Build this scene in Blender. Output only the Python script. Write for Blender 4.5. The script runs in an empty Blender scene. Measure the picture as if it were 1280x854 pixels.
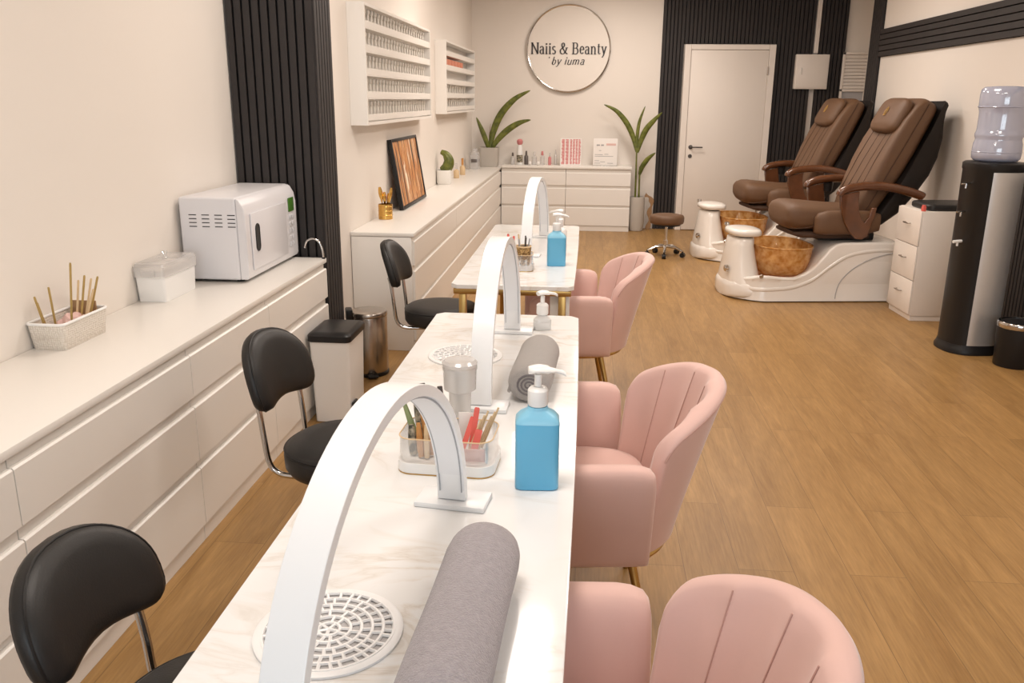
import bpy, bmesh, math, random
from mathutils import Vector, Matrix
R = math.radians
PI = math.pi
random.seed(7)
scn = bpy.context.scene
COL = scn.collection

# ------------------------------------------------------------------ materials
def new_mat(name):
    m = bpy.data.materials.new(name); m.use_nodes = True
    nt = m.node_tree; nt.nodes.clear()
    o = nt.nodes.new('ShaderNodeOutputMaterial')
    b = nt.nodes.new('ShaderNodeBsdfPrincipled')
    nt.links.new(b.outputs[0], o.inputs[0])
    return m, nt, b, o
def setp(b, **k):
    for n, v in k.items():
        n = {'rough': 'Roughness', 'metal': 'Metallic', 'trans': 'Transmission Weight', 'coat': 'Coat Weight', 'sheen': 'Sheen Weight',
             'spec': 'Specular IOR Level', 'ior': 'IOR', 'sheenr': 'Sheen Roughness', 'emis': 'Emission Strength', 'aniso': 'Anisotropic',
             'sss': 'Subsurface Weight'}[n]
        b.inputs[n].default_value = v
def c4(c): return (c[0], c[1], c[2], 1)
def mat(name, col, rough=.5, var=.04, scale=6, bump=0, bscale=200, **k):
    """procedural surface: a base colour with a faint large noise, optional fine bump"""
    m, nt, b, o = new_mat(name)
    N, L = nt.nodes, nt.links
    tc = N.new('ShaderNodeTexCoord'); nz = N.new('ShaderNodeTexNoise')
    nz.inputs['Scale'].default_value = scale; nz.inputs['Detail'].default_value = 3
    L.new(tc.outputs['Object'], nz.inputs['Vector'])
    mx = N.new('ShaderNodeMix'); mx.data_type = 'RGBA'
    mx.inputs[6].default_value = c4([max(0, x*(1-var)) for x in col]); mx.inputs[7].default_value = c4([min(1, x*(1+var)) for x in col])
    L.new(nz.outputs[0], mx.inputs[0]); L.new(mx.outputs[2], b.inputs['Base Color'])
    setp(b, rough=rough, **k)
    if bump:
        n2 = N.new('ShaderNodeTexNoise'); n2.inputs['Scale'].default_value = bscale; n2.inputs['Detail'].default_value = 4
        L.new(tc.outputs['Object'], n2.inputs['Vector'])
        bp = N.new('ShaderNodeBump'); bp.inputs['Strength'].default_value = bump; bp.inputs['Distance'].default_value = .004
        L.new(n2.outputs[0], bp.inputs['Height']); L.new(bp.outputs[0], b.inputs['Normal'])
    return m
def clear_mat(name, tint, gloss=.12, rough=.05, tintamt=1.0, body=0.0):
    """thin clear plastic or glass: see-through film with a Fresnel gloss; body = share of milky diffuse"""
    m = bpy.data.materials.new(name); m.use_nodes = True
    nt = m.node_tree; nt.nodes.clear(); N, L = nt.nodes, nt.links
    o = N.new('ShaderNodeOutputMaterial')
    t = N.new('ShaderNodeBsdfTransparent'); t.inputs[0].default_value = c4(tint)
    d = N.new('ShaderNodeBsdfDiffuse'); d.inputs[0].default_value = c4([min(1, x) for x in tint])
    m0 = N.new('ShaderNodeMixShader'); m0.inputs[0].default_value = body
    L.new(t.outputs[0], m0.inputs[1]); L.new(d.outputs[0], m0.inputs[2])
    g = N.new('ShaderNodeBsdfGlossy'); g.inputs['Roughness'].default_value = rough; g.inputs[0].default_value = (1, 1, 1, 1)
    lw = N.new('ShaderNodeLayerWeight'); lw.inputs[0].default_value = .35
    mm = N.new('ShaderNodeMath'); mm.operation = 'MULTIPLY_ADD'; mm.inputs[1].default_value = .5; mm.inputs[2].default_value = gloss*.4
    L.new(lw.outputs['Fresnel'], mm.inputs[0])
    m1 = N.new('ShaderNodeMixShader'); L.new(mm.outputs[0], m1.inputs[0]); L.new(m0.outputs[0], m1.inputs[1]); L.new(g.outputs[0], m1.inputs[2])
    L.new(m1.outputs[0], o.inputs[0])
    return m

WALLC = (.79, .73, .665)
M = {}
M['wall'] = mat('wall_paint', WALLC, .75, .012, 1.2, bump=.04, bscale=160)
M['ceiling'] = mat('ceiling_paint', (.82, .78, .72), .8, .01, 1)
M['cabinet'] = mat('white_lacquer', (.83, .795, .745), .32, .01, 2)
M['cabinet_body'] = mat('white_lacquer_body', (.79, .75, .695), .4, .01, 2)
M['slat'] = mat('charcoal_slat', (.034, .029, .028), .6, .15, 9, bump=.05, bscale=90, spec=.3)
M['slat_groove'] = mat('black_felt', (.012, .011, .011), .9, .1, 20)
M['white_plastic'] = mat('white_plastic', (.84, .83, .81), .28, .01, 4)
M['lamp_white'] = mat('lamp_white', (.86, .87, .88), .28, .01, 4)
M['diffuser'] = mat('lamp_diffuser', (.80, .81, .83), .5, .01, 4)
M['grey_line'] = mat('grey_edging', (.38, .39, .42), .4, .02, 4)
M['uv_white'] = mat('appliance_white', (.72, .71, .73), .3, .01, 4)
M['door_white'] = mat('door_white', (.82, .75, .68), .42, .012, 2)
M['pink'] = mat('pink_velvet', (.73, .48, .425), .85, .05, 9, bump=.05, bscale=420, sheen=.45, sheenr=.4)
M['seam'] = mat('pink_piping', (.55, .33, .28), .85, .05, 9)
M['gold'] = mat('brushed_gold', (.52, .33, .115), .30, .06, 20, metal=1.0)
M['chrome'] = mat('chrome', (.62, .60, .58), .12, .02, 5, metal=1.0)
M['steel'] = mat('brushed_steel', (.50, .45, .40), .26, .05, 30, metal=1.0)
M['dark_metal'] = mat('dark_bronze', (.10, .085, .075), .4, .05, 10, metal=.5)
M['silver'] = mat('silver_panel', (.60, .58, .56), .38, .03, 20, metal=.6)
M['black_leather'] = mat('black_leather', (.016, .0145, .0135), .46, .2, 14, bump=.12, bscale=260, spec=.4)
M['black_plastic'] = mat('black_plastic', (.014, .013, .013), .38, .1, 10, spec=.3)
M['dark_hole'] = mat('dark_gap', (.03, .028, .026), .8, .1, 10)
M['brown_leather'] = mat('brown_leather', (.132, .066, .031), .58, .12, 10, bump=.1, bscale=240)
M['brown_seam'] = mat('brown_stitching', (.07, .033, .017), .7, .1, 20)
M['shell_black'] = mat('chair_shell', (.016, .012, .010), .6, .1, 8, spec=.25)
M['wood_arm'] = mat('red_brown_wood', (.115, .040, .014), .24, .35, 14, coat=.4)
M['acrylic_white'] = mat('white_gelcoat', (.84, .79, .73), .22, .01, 2, coat=.3)
M['gold_thread'] = mat('gold_thread', (.45, .26, .06), .6, .1, 60)
M['towel'] = mat('grey_terry', (.355, .325, .345), .95, .20, 90, bump=1.0, bscale=300, sheen=.3)
M['towel2'] = mat('grey_terry_dark', (.38, .35, .33), .95, .14, 120, bump=.9, bscale=420, sheen=.3)
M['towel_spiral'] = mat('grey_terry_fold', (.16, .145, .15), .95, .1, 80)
M['blue'] = mat('blue_liquid_plastic', (.12, .44, .68), .30, .02, 4)
M['blue_light'] = mat('blue_plastic_empty_top', (.24, .56, .75), .32, .02, 4)
M['white_cloud'] = clear_mat('milky_bottle', (.86, .86, .85), .2, .15, body=.75)
M['clear'] = clear_mat('clear_plastic', (.95, .95, .95), .2, .06, body=.05)
M['frosted'] = clear_mat('frosted_plastic', (.90, .89, .88), .2, .2, body=.33)
M['glass'] = clear_mat('window_glass', (.97, .98, .98), .1, .02)
M['leaf'] = None
M['pot_grey'] = mat('grey_cement', (.50, .46, .41), .8, .05, 8, bump=.15, bscale=60)
M['pot_white'] = mat('white_ceramic', (.80, .77, .72), .35, .02, 5)
M['soil'] = mat('potting_soil', (.05, .035, .022), .95, .4, 60, bump=.6, bscale=80)
M['paper'] = mat('white_paper', (.84, .80, .76), .6, .02, 5)
M['red_ink'] = mat('red_print', (.66, .12, .13), .6, .05, 9)
M['grey_ink'] = mat('grey_print', (.38, .37, .37), .6, .05, 9)
M['sign_ink'] = mat('dark_lettering', (.045, .04, .04), .5, .05, 9)
M['coral'] = mat('coral_card', (.62, .22, .13), .6, .15, 30)
M['reed'] = mat('gold_bamboo', (.42, .28, .09), .5, .15, 40)
M['reed_pale'] = mat('pale_wood_stick', (.66, .48, .28), .6, .12, 50)
M['tool_orange'] = mat('orange_wood', (.52, .24, .07), .5, .15, 40)
M['tool_dark'] = mat('dark_handle', (.06, .05, .045), .45, .3, 60)
M['tool_mottled'] = None
M['tool_green'] = mat('green_handle', (.22, .27, .12), .5, .3, 60)
M['file_red'] = mat('red_file', (.74, .13, .10), .6, .06, 30)
M['pink_tissue'] = mat('pink_tissue', (.74, .50, .46), .9, .08, 30)
M['brass'] = mat('brass_cup', (.70, .42, .12), .22, .06, 12, metal=1.0)
M['lcd'] = mat('green_display', (.06, .17, .02), .3, .1, 20)
M['button'] = mat('pale_button', (.62, .62, .64), .4, .02, 5)
M['tan_wood'] = mat('tan_bentwood', (.33, .19, .09), .5, .25, 16)
M['plain_grey'] = mat('plain_grey', (.42, .41, .42), .5, .05, 10)
M['vent_mesh'] = mat('vent_mesh_grey', (.47, .455, .455), .55, .12, 160)
M['vent_white'] = mat('vent_white', (.86, .855, .85), .4, .01, 5)
M['silver_stick'] = mat('sample_stick', (.76, .71, .64), .4, .1, 30)
M['nail_rose'] = mat('rose_label', (.62, .22, .22), .5, .1, 30)
M['perfume_dark'] = mat('dark_bottle_cap', (.12, .10, .09), .3, .1, 30)

def make_floor_mat():
    m, nt, b, o = new_mat('oak_laminate'); N, L = nt.nodes, nt.links
    geo = N.new('ShaderNodeTexCoord')
    mp = N.new('ShaderNodeMapping'); mp.inputs['Rotation'].default_value = (0, 0, PI/2); L.new(geo.outputs['Object'], mp.inputs[0])
    br = N.new('ShaderNodeTexBrick'); L.new(mp.outputs[0], br.inputs[0])
    br.offset = .37; br.offset_frequency = 2
    for k, v in (('Scale', 1.0), ('Mortar Size', .0014), ('Mortar Smooth', .3), ('Brick Width', 1.38), ('Row Height', .193), ('Bias', 0)): br.inputs[k].default_value = v
    br.inputs['Color1'].default_value = (0, 0, 0, 1); br.inputs['Color2'].default_value = (1, 1, 1, 1); br.inputs['Mortar'].default_value = (.5, .5, .5, 1)
    # grain stretched along planks, shifted per plank
    sc = N.new('ShaderNodeMapping'); sc.inputs['Scale'].default_value = (1.0, 9.0, 1); L.new(mp.outputs[0], sc.inputs[0])
    addv = N.new('ShaderNodeVectorMath'); addv.operation = 'ADD'
    mul = N.new('ShaderNodeVectorMath'); mul.operation = 'SCALE'; mul.inputs['Scale'].default_value = 7.0
    L.new(br.outputs['Color'], mul.inputs[0]); L.new(sc.outputs[0], addv.inputs[0]); L.new(mul.outputs[0], addv.inputs[1])
    nz = N.new('ShaderNodeTexNoise'); nz.inputs['Scale'].default_value = 1.7; nz.inputs['Detail'].default_value = 7; nz.inputs['Roughness'].default_value = .62; nz.inputs['Distortion'].default_value = .7
    L.new(addv.outputs[0], nz.inputs['Vector'])
    rp = N.new('ShaderNodeValToRGB'); L.new(nz.outputs[0], rp.inputs[0])
    e = rp.color_ramp.elements
    e[0].position = .28; e[0].color = c4((.285, .152, .049)); e[1].position = .72; e[1].color = c4((.425, .245, .090))
    x = rp.color_ramp.elements.new(.5); x.color = c4((.355, .200, .070))
    fine = N.new('ShaderNodeTexNoise'); fine.inputs['Scale'].default_value = 9; fine.inputs['Detail'].default_value = 4
    s2 = N.new('ShaderNodeMapping'); s2.inputs['Scale'].default_value = (1, 14, 1); L.new(mp.outputs[0], s2.inputs[0]); L.new(s2.outputs[0], fine.inputs['Vector'])
    r2 = N.new('ShaderNodeMapRange'); r2.inputs[1].default_value = .3; r2.inputs[2].default_value = .7; r2.inputs[3].default_value = .86; r2.inputs[4].default_value = 1.1
    L.new(fine.outputs[0], r2.inputs[0])
    r3 = N.new('ShaderNodeMapRange'); r3.inputs[3].default_value = .94; r3.inputs[4].default_value = 1.05; L.new(br.outputs['Color'], r3.inputs[0])
    mm = N.new('ShaderNodeMath'); mm.operation = 'MULTIPLY'; L.new(r2.outputs[0], mm.inputs[0]); L.new(r3.outputs[0], mm.inputs[1])
    vs = N.new('ShaderNodeVectorMath'); vs.operation = 'SCALE'; L.new(rp.outputs[0], vs.inputs[0]); L.new(mm.outputs[0], vs.inputs['Scale'])
    mx = N.new('ShaderNodeMix'); mx.data_type = 'RGBA'; L.new(br.outputs['Fac'], mx.inputs[0]); L.new(vs.outputs[0], mx.inputs[6]); mx.inputs[7].default_value = c4((.21, .12, .045))
    L.new(mx.outputs[2], b.inputs['Base Color'])
    setp(b, rough=.40, spec=.35)
    bp = N.new('ShaderNodeBump'); bp.inputs['Strength'].default_value = .12; bp.inputs['Distance'].default_value = .002
    L.new(fine.outputs[0], bp.inputs['Height']); L.new(bp.outputs[0], b.inputs['Normal'])
    return m
M['floor'] = make_floor_mat()
def make_marble():
    m, nt, b, o = new_mat('white_marble'); N, L = nt.nodes, nt.links
    tc = N.new('ShaderNodeTexCoord')
    mp = N.new('ShaderNodeMapping'); mp.inputs['Rotation'].default_value = (0, 0, .75); mp.inputs['Scale'].default_value = (1.0, 2.6, 1); L.new(tc.outputs['Object'], mp.inputs[0])
    nz = N.new('ShaderNodeTexNoise'); nz.inputs['Scale'].default_value = 1.7; nz.inputs['Detail'].default_value = 6; nz.inputs['Roughness'].default_value = .55; nz.inputs['Distortion'].default_value = 1.4
    L.new(mp.outputs[0], nz.inputs['Vector'])
    a = N.new('ShaderNodeMath'); a.operation = 'SUBTRACT'; a.inputs[1].default_value = .5; L.new(nz.outputs[0], a.inputs[0])
    ab = N.new('ShaderNodeMath'); ab.operation = 'ABSOLUTE'; L.new(a.outputs[0], ab.inputs[0])
    rp = N.new('ShaderNodeValToRGB'); L.new(ab.outputs[0], rp.inputs[0])
    e = rp.color_ramp.elements; e[0].position = 0; e[0].color = c4((.71, .665, .61)); e[1].position = .05; e[1].color = c4((.85, .85, .845))
    x = rp.color_ramp.elements.new(.014); x.color = c4((.79, .76, .72))
    n2 = N.new('ShaderNodeTexNoise'); n2.inputs['Scale'].default_value = 2.2; L.new(tc.outputs['Object'], n2.inputs['Vector'])
    r2 = N.new('ShaderNodeMapRange'); r2.inputs[1].default_value = .42; r2.inputs[2].default_value = .62; L.new(n2.outputs[0], r2.inputs[0])
    mx = N.new('ShaderNodeMix'); mx.data_type = 'RGBA'; mx.inputs[6].default_value = c4((.85, .85, .845)); L.new(rp.outputs[0], mx.inputs[7]); L.new(r2.outputs[0], mx.inputs[0])
    L.new(mx.outputs[2], b.inputs['Base Color']); setp(b, rough=.10, spec=.5)
    return m
M['marble'] = make_marble()
def make_leaf():
    m, nt, b, o = new_mat('green_leaf'); N, L = nt.nodes, nt.links
    tc = N.new('ShaderNodeTexCoord'); w = N.new('ShaderNodeTexNoise'); w.inputs['Scale'].default_value = 18; w.inputs['Detail'].default_value = 3
    L.new(tc.outputs['Object'], w.inputs['Vector'])
    rp = N.new('ShaderNodeValToRGB'); L.new(w.outputs[0], rp.inputs[0]); e = rp.color_ramp.elements
    e[0].position = .35; e[0].color = c4((.070, .088, .012)); e[1].position = .7; e[1].color = c4((.19, .205, .032))
    L.new(rp.outputs[0], b.inputs['Base Color']); setp(b, rough=.4)
    return m
M['leaf'] = make_leaf()
def make_two(name, a, c, scale, rough=.5, dist=0, stretch=(1, 1, 1), pos=(.42, .58), metal=0):
    m, nt, b, o = new_mat(name); N, L = nt.nodes, nt.links
    tc = N.new('ShaderNodeTexCoord'); mp = N.new('ShaderNodeMapping'); mp.inputs['Scale'].default_value = stretch
    L.new(tc.outputs['Object'], mp.inputs[0])
    w = N.new('ShaderNodeTexNoise'); w.inputs['Scale'].default_value = scale; w.inputs['Detail'].default_value = 4; w.inputs['Distortion'].default_value = dist
    L.new(mp.outputs[0], w.inputs['Vector'])
    rp = N.new('ShaderNodeValToRGB'); L.new(w.outputs[0], rp.inputs[0]); e = rp.color_ramp.elements
    e[0].position = pos[0]; e[0].color = c4(a); e[1].position = pos[1]; e[1].color = c4(c)
    L.new(rp.outputs[0], b.inputs['Base Color']); setp(b, rough=rough, metal=metal)
    return m
M['tool_mottled'] = make_two('mottled_handle', (.05, .05, .035), (.42, .36, .26), 60)
M['amber'] = None
def make_amber():
    m = bpy.data.materials.new('amber_resin'); m.use_nodes = True
    nt = m.node_tree; nt.nodes.clear(); N, L = nt.nodes, nt.links
    o = N.new('ShaderNodeOutputMaterial')
    tc = N.new('ShaderNodeTexCoord'); w = N.new('ShaderNodeTexNoise'); w.inputs['Scale'].default_value = 22; w.inputs['Detail'].default_value = 5; L.new(tc.outputs['Object'], w.inputs['Vector'])
    rp = N.new('ShaderNodeValToRGB'); L.new(w.outputs[0], rp.inputs[0]); e = rp.color_ramp.elements
    e[0].position = .35; e[0].color = c4((.66, .34, .09)); e[1].position = .68; e[1].color = c4((.95, .68, .32))
    t = N.new('ShaderNodeBsdfTransparent'); L.new(rp.outputs[0], t.inputs[0])
    b = N.new('ShaderNodeBsdfPrincipled'); L.new(rp.outputs[0], b.inputs['Base Color']); setp(b, rough=.12)
    mx = N.new('ShaderNodeMixShader'); mx.inputs[0].default_value = .55; L.new(t.outputs[0], mx.inputs[1]); L.new(b.outputs[0], mx.inputs[2]); L.new(mx.outputs[0], o.inputs[0])
    return m
M['amber'] = make_amber()
def make_painting():
    m, nt, b, o = new_mat('streaked_abstract'); N, L = nt.nodes, nt.links
    tc = N.new('ShaderNodeTexCoord'); mp = N.new('ShaderNodeMapping'); mp.inputs['Rotation'].default_value = (R(-9), 0, 0); mp.inputs['Scale'].default_value = (1, 9.5, .9)
    L.new(tc.outputs['Object'], mp.inputs[0])
    w = N.new('ShaderNodeTexNoise'); w.inputs['Scale'].default_value = 2.6; w.inputs['Detail'].default_value = 5; w.inputs['Distortion'].default_value = 1.1
    L.new(mp.outputs[0], w.inputs['Vector'])
    rp = N.new('ShaderNodeValToRGB'); L.new(w.outputs[0], rp.inputs[0]); e = rp.color_ramp.elements
    e[0].position = .38; e[0].color = c4((.05, .035, .02)); e[1].position = .64; e[1].color = c4((.85, .74, .55))
    for p_, c_ in ((.43, (.30, .09, .02)), (.48, (.58, .23, .06)), (.54, (.62, .36, .15)), (.60, (.50, .15, .05))):
        x = e.new(p_); x.color = c4(c_)
    L.new(rp.outputs[0], b.inputs['Base Color']); setp(b, rough=.5)
    return m
M['painting'] = make_painting()
def make_bottle_plastic():
    m, nt, b, o = new_mat('water_bottle'); N, L = nt.nodes, nt.links
    m2 = clear_mat('water_bottle_film', (.50, .52, .64), .3, .12, body=.72)
    return m2
M['bottle'] = make_bottle_plastic()
def make_basket():
    m, nt, b, o = new_mat('woven_white'); N, L = nt.nodes, nt.links
    tc = N.new('ShaderNodeTexCoord'); w = N.new('ShaderNodeTexVoronoi'); w.inputs['Scale'].default_value = 130; L.new(tc.outputs['Object'], w.inputs['Vector'])
    w.inputs['Randomness'].default_value = .35
    rp = N.new('ShaderNodeValToRGB'); L.new(w.outputs['Distance'], rp.inputs[0]); e = rp.color_ramp.elements
    e[0].position = .0; e[0].color = c4((.85, .80, .73)); e[1].position = .75; e[1].color = c4((.62, .55, .47))
    L.new(rp.outputs[0], b.inputs['Base Color']); setp(b, rough=.6)
    bp = N.new('ShaderNodeBump'); bp.inputs['Strength'].default_value = .9; bp.inputs['Distance'].default_value = .003; bp.invert = True
    L.new(w.outputs['Distance'], bp.inputs['Height']); L.new(bp.outputs[0], b.inputs['Normal'])
    return m
M['woven'] = make_basket()

# ------------------------------------------------------------------ geometry helpers
def B(): return bmesh.new()
def add_box(bm, lo, hi, bev=0.0, seg=2, rot=None, piv=None):
    lo = Vector(lo); hi = Vector(hi)
    vs = [bm.verts.new((x, y, z)) for z in (lo.z, hi.z) for y in (lo.y, hi.y) for x in (lo.x, hi.x)]
    fs = [bm.faces.new([vs[i] for i in q]) for q in ((0, 2, 3, 1), (4, 5, 7, 6), (0, 1, 5, 4), (2, 6, 7, 3), (0, 4, 6, 2), (1, 3, 7, 5))]
    allv = vs
    if bev:
        es = list({e for f in fs for e in f.edges})
        r = bmesh.ops.bevel(bm, geom=es, offset=bev, segments=seg, profile=.5, affect='EDGES')
        allv = list({v for f in r['faces'] for v in f.verts} | {v for f in fs if f.is_valid for v in f.verts})
    if rot is not None:
        bmesh.ops.transform(bm, matrix=Matrix.Translation(piv) @ rot @ Matrix.Translation(-Vector(piv)), verts=allv)
    return bm
def box(lo, hi, bev=0.0, seg=2): return add_box(B(), lo, hi, bev, seg)
def ring(bm, pts): return [bm.verts.new(p) for p in pts]
def skin(bm, rings, cap0=True, cap1=True, closed=False):
    n = len(rings[0])
    m = len(rings)
    for i in range(m if closed else m-1):
        a, b = rings[i], rings[(i+1) % m]
        for j in range(n):
            k = (j+1) % n
            try: bm.faces.new((a[j], a[k], b[k], b[j]))
            except ValueError: pass
    if not closed:
        if cap0: bm.faces.new(list(reversed(rings[0])))
        if cap1: bm.faces.new(rings[-1])
def loft(rings_pts, cap0=True, cap1=True, closed=False, bm=None):
    bm = bm or B(); skin(bm, [ring(bm, p) for p in rings_pts], cap0, cap1, closed)
    return bm
def add_tube(bm, pts, r, n=10, rfun=None, closed=False):
    pts = [Vector(p) for p in pts]
    rs = []
    prev = None
    for i, p in enumerate(pts):
        if closed: t = (pts[(i+1) % len(pts)]-pts[i-1])
        else: t = (pts[min(i+1, len(pts)-1)]-pts[max(i-1, 0)])
        t.normalize()
        if prev is None:
            u = t.orthogonal().normalized()
        else:
            u = (prev - t*prev.dot(t)).normalized()
        prev = u; w = t.cross(u)
        rr = rfun(i/(len(pts)-1)) if rfun else r
        rs.append(ring(bm, [p+(u*math.cos(2*PI*k/n)+w*math.sin(2*PI*k/n))*rr for k in range(n)]))
    skin(bm, rs, closed=closed)
    return bm
def tube(pts, r, n=10, rfun=None, closed=False): return add_tube(B(), pts, r, n, rfun, closed)
def spline(ctrl, n=8):
    """Catmull-Rom through the control points"""
    c = [Vector(p) for p in ctrl]; out = []
    for i in range(len(c)-1):
        p0 = c[max(i-1, 0)]; p1 = c[i]; p2 = c[i+1]; p3 = c[min(i+2, len(c)-1)]
        for k in range(n):
            t = k/n
            out.append(.5*((2*p1)+(p2-p0)*t+(2*p0-5*p1+4*p2-p3)*t*t+(3*p1-p0-3*p2+p3)*t**3))
    out.append(c[-1]); return out
def add_lathe(bm, prof, c=(0, 0, 0), n=32, sx=1, sy=1, cap0=True, cap1=True):
    skin(bm, [ring(bm, [(c[0]+r*sx*math.cos(2*PI*k/n), c[1]+r*sy*math.sin(2*PI*k/n), c[2]+z) for k in range(n)]) for r, z in prof], cap0, cap1)
    return bm
def lathe(prof, c=(0, 0, 0), n=32, **k): return add_lathe(B(), prof, c, n, **k)
def sup(a, b, p, n=40):
    """superellipse outline"""
    o = []
    for k in range(n):
        t = 2*PI*k/n; cs, sn = math.cos(t), math.sin(t)
        o.append((a*math.copysign(abs(cs)**(2/p), cs), b*math.copysign(abs(sn)**(2/p), sn)))
    return o
def add_prism(bm, poly, f0, f1, cap=True):
    """poly 2D list; f0/f1 map (u,v) to 3D for the two ends"""
    a = ring(bm, [f0(u, v) for u, v in poly]); b = ring(bm, [f1(u, v) for u, v in poly])
    skin(bm, [a, b], cap, cap); return bm
def rrect(w, h, r, n=5):
    o = []
    for cx, cy, a0 in ((w/2-r, h/2-r, 0), (-w/2+r, h/2-r, 90), (-w/2+r, -h/2+r, 180), (w/2-r, -h/2+r, 270)):
        for k in range(n+1):
            a = R(a0+90*k/n); o.append((cx+r*math.cos(a), cy+r*math.sin(a)))
    return o
def obj(name, bm, m, parent=None, smooth=True, sub=0, angle=38, loc=None, rotz=None, bev=0, two=None):
    bmesh.ops.recalc_face_normals(bm, faces=bm.faces[:])
    me = bpy.data.meshes.new(name); bm.to_mesh(me); bm.free()
    if smooth:
        me.shade_smooth()
        if not sub: me.set_sharp_from_angle(angle=R(angle))
    me.materials.append(M[m] if isinstance(m, str) else m)
    if two: me.materials.append(M[two])
    o = bpy.data.objects.new(name, me); COL.objects.link(o)
    if parent: o.parent = parent
    if loc is not None: o.location = loc
    if rotz is not None: o.rotation_euler = (0, 0, rotz)
    if bev:
        md = o.modifiers.new('bevel', 'BEVEL'); md.width = bev; md.segments = 3; md.limit_method = 'ANGLE'; md.angle_limit = R(40)
    if sub:
        md = o.modifiers.new('smooth', 'SUBSURF'); md.levels = sub; md.render_levels = sub
    return o
def thing(name, label, cat, loc=(0, 0, 0), rotz=0, group=None):
    o = bpy.data.objects.new(name, None); COL.objects.link(o); o.empty_display_size = .05
    o.location = loc; o.rotation_euler = (0, 0, rotz); o['label'] = label; o['category'] = cat
    if group: o['group'] = group
    return o
def tag(o, label, cat, group=None, kind=None):
    o['label'] = label; o['category'] = cat
    if group: o['group'] = group
    if kind: o['kind'] = kind
    return o
def struct(name, bm, m, parent=None, smooth=False, **k):
    o = obj(name, bm, m, parent, smooth, **k)
    if not parent: o['kind'] = 'structure'
    return o
def kids(o): return [c for c in bpy.data.objects if c.parent == o]
def copy_tree(o, parent=None):
    c = o.copy(); COL.objects.link(c); c.parent = parent
    for ch in kids(o): copy_tree(ch, c)
    return c
def dup(root, loc, rotz=None, label=None, group=None):
    r = copy_tree(root); r.location = loc
    if rotz is not None: r.rotation_euler = (0, 0, rotz)
    if label: r['label'] = label
    if group: r['group'] = group
    return r

# ------------------------------------------------------------------ room
XL, XF, XR, XR2 = -1.855, -1.50, 2.95, 3.45      # near left wall, far left wall, right wall, recess behind the right wall
YB, YN, ZC = 11.15, -2.6, 2.95
struct('floor', box((-2.1, YN-.1, -.08), (3.7, YB+.15, 0)), 'floor')
struct('ceiling', box((-2.1, YN-.1, ZC), (3.7, YB+.15, ZC+.08)), 'ceiling')
bm = B(); add_box(bm, (XL-.15, YN, 0), (XL, 4.55, ZC)); add_box(bm, (XL-.15, 4.5501, 0), (XF, YB, ZC))
struct('wall_left', bm, 'wall')
struct('wall_back', box((XF-.2, YB, 0), (XR2+.1, YB+.12, ZC)), 'wall')
bm = B(); add_box(bm, (XR, YN, 0), (XR2+.1, 9.80, ZC)); add_box(bm, (XR2, 9.8, 0), (XR2+.1, YB, ZC))
struct('wall_right', bm, 'wall')
# wall behind the photographer with the shop window that lets the daylight in
bm = B()
add_box(bm, (XL-.15, YN-.15, 0), (-1.2, YN, ZC)); add_box(bm, (2.4, YN-.15, 0), (XR2, YN, ZC))
add_box(bm, (-1.2, YN-.15, 0), (2.4, YN, .45)); add_box(bm, (-1.2, YN-.15, 2.55), (2.4, YN, ZC))
struct('wall_front', bm, 'wall')
bm = B()
for x in (-1.2, -.03, 1.17, 2.34): add_box(bm, (x, YN-.1, .45), (x+.06, YN-.04, 2.55), .004)
add_box(bm, (-1.2, YN-.1, .45), (2.4, YN-.04, .51)); add_box(bm, (-1.2, YN-.1, 2.49), (2.4, YN-.04, 2.55))
wn = struct('window_1', bm, 'door_white')
obj('window_pane', box((-1.18, YN-.075, .5), (2.38, YN-.069, 2.5)), 'glass', wn, smooth=False)

# slatted charcoal cladding
def slats(axis, a0, a1, z0, z1, face, depth, sgn, pitch=.047, gap=.012, back=.008):
    """vertical slats: axis 'x' runs along x on a plane y=face; 'y' runs along y on a plane x=face. sgn: outward direction"""
    bm = B(); g = B()
    n = max(1, round((a1-a0)/pitch)); p = (a1-a0)/n
    for i in range(n):
        u0, u1 = a0+i*p+gap/2, a0+(i+1)*p-gap/2
        f0, f1 = sorted((face-sgn*depth, face))
        if axis == 'x': add_box(bm, (u0, f0, z0), (u1, f1, z1))
        else: add_box(bm, (f0, u0, z0), (f1, u1, z1))
    f0, f1 = sorted((face-sgn*depth, face-sgn*(depth-back)))
    if axis == 'x': add_box(g, (a0, f0, z0), (a1, f1, z1))
    else: add_box(g, (f0, a0, z0), (f1, a1, z1))
    return bm, g
# column between the two left cabinets
CY, CX = 4.43, -1.395
b1, g1 = slats('x', XL+.004, CX, 0.002, ZC-.002, CY-.0, .03, -1)
t = struct('trim_1', b1, 'slat')
obj('groove_backing', g1, 'slat_groove', t, smooth=False)
b2, g2 = slats('y', CY+.004, 4.72, 0.002, ZC-.002, CX+.005, .03, 1)
t = struct('trim_2', b2, 'slat'); obj('groove_backing', g2, 'slat_groove', t, smooth=False)
struct('pillar', box((XL+.01, CY+.032, .001), (CX-.026, 4.72, ZC-.001)), 'slat_groove')
# back wall cladding either side of the door
FY = YB-.035
for i, (x0, x1, z0) in enumerate(((.848, 1.115, .001), (2.215, 2.655, .001), (2.715, 3.035, .001))):
    b_, g_ = slats('x', x0, x1, z0, ZC-.002, FY, .033, -1)
    t = struct('trim_%d' % (i+3), b_, 'slat'); obj('groove_backing', g_, 'slat_groove', t, smooth=False)
b_, g_ = slats('x', 1.117, 2.213, 2.262, ZC-.002, FY, .033, -1)
t = struct('trim_6', b_, 'slat'); obj('groove_backing', g_, 'slat_groove', t, smooth=False)
struct('trim_7', box((2.66, YB-.05, 2.16), (2.71, YB-.002, ZC-.002), .006), 'door_white')   # white cable duct above the box
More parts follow.
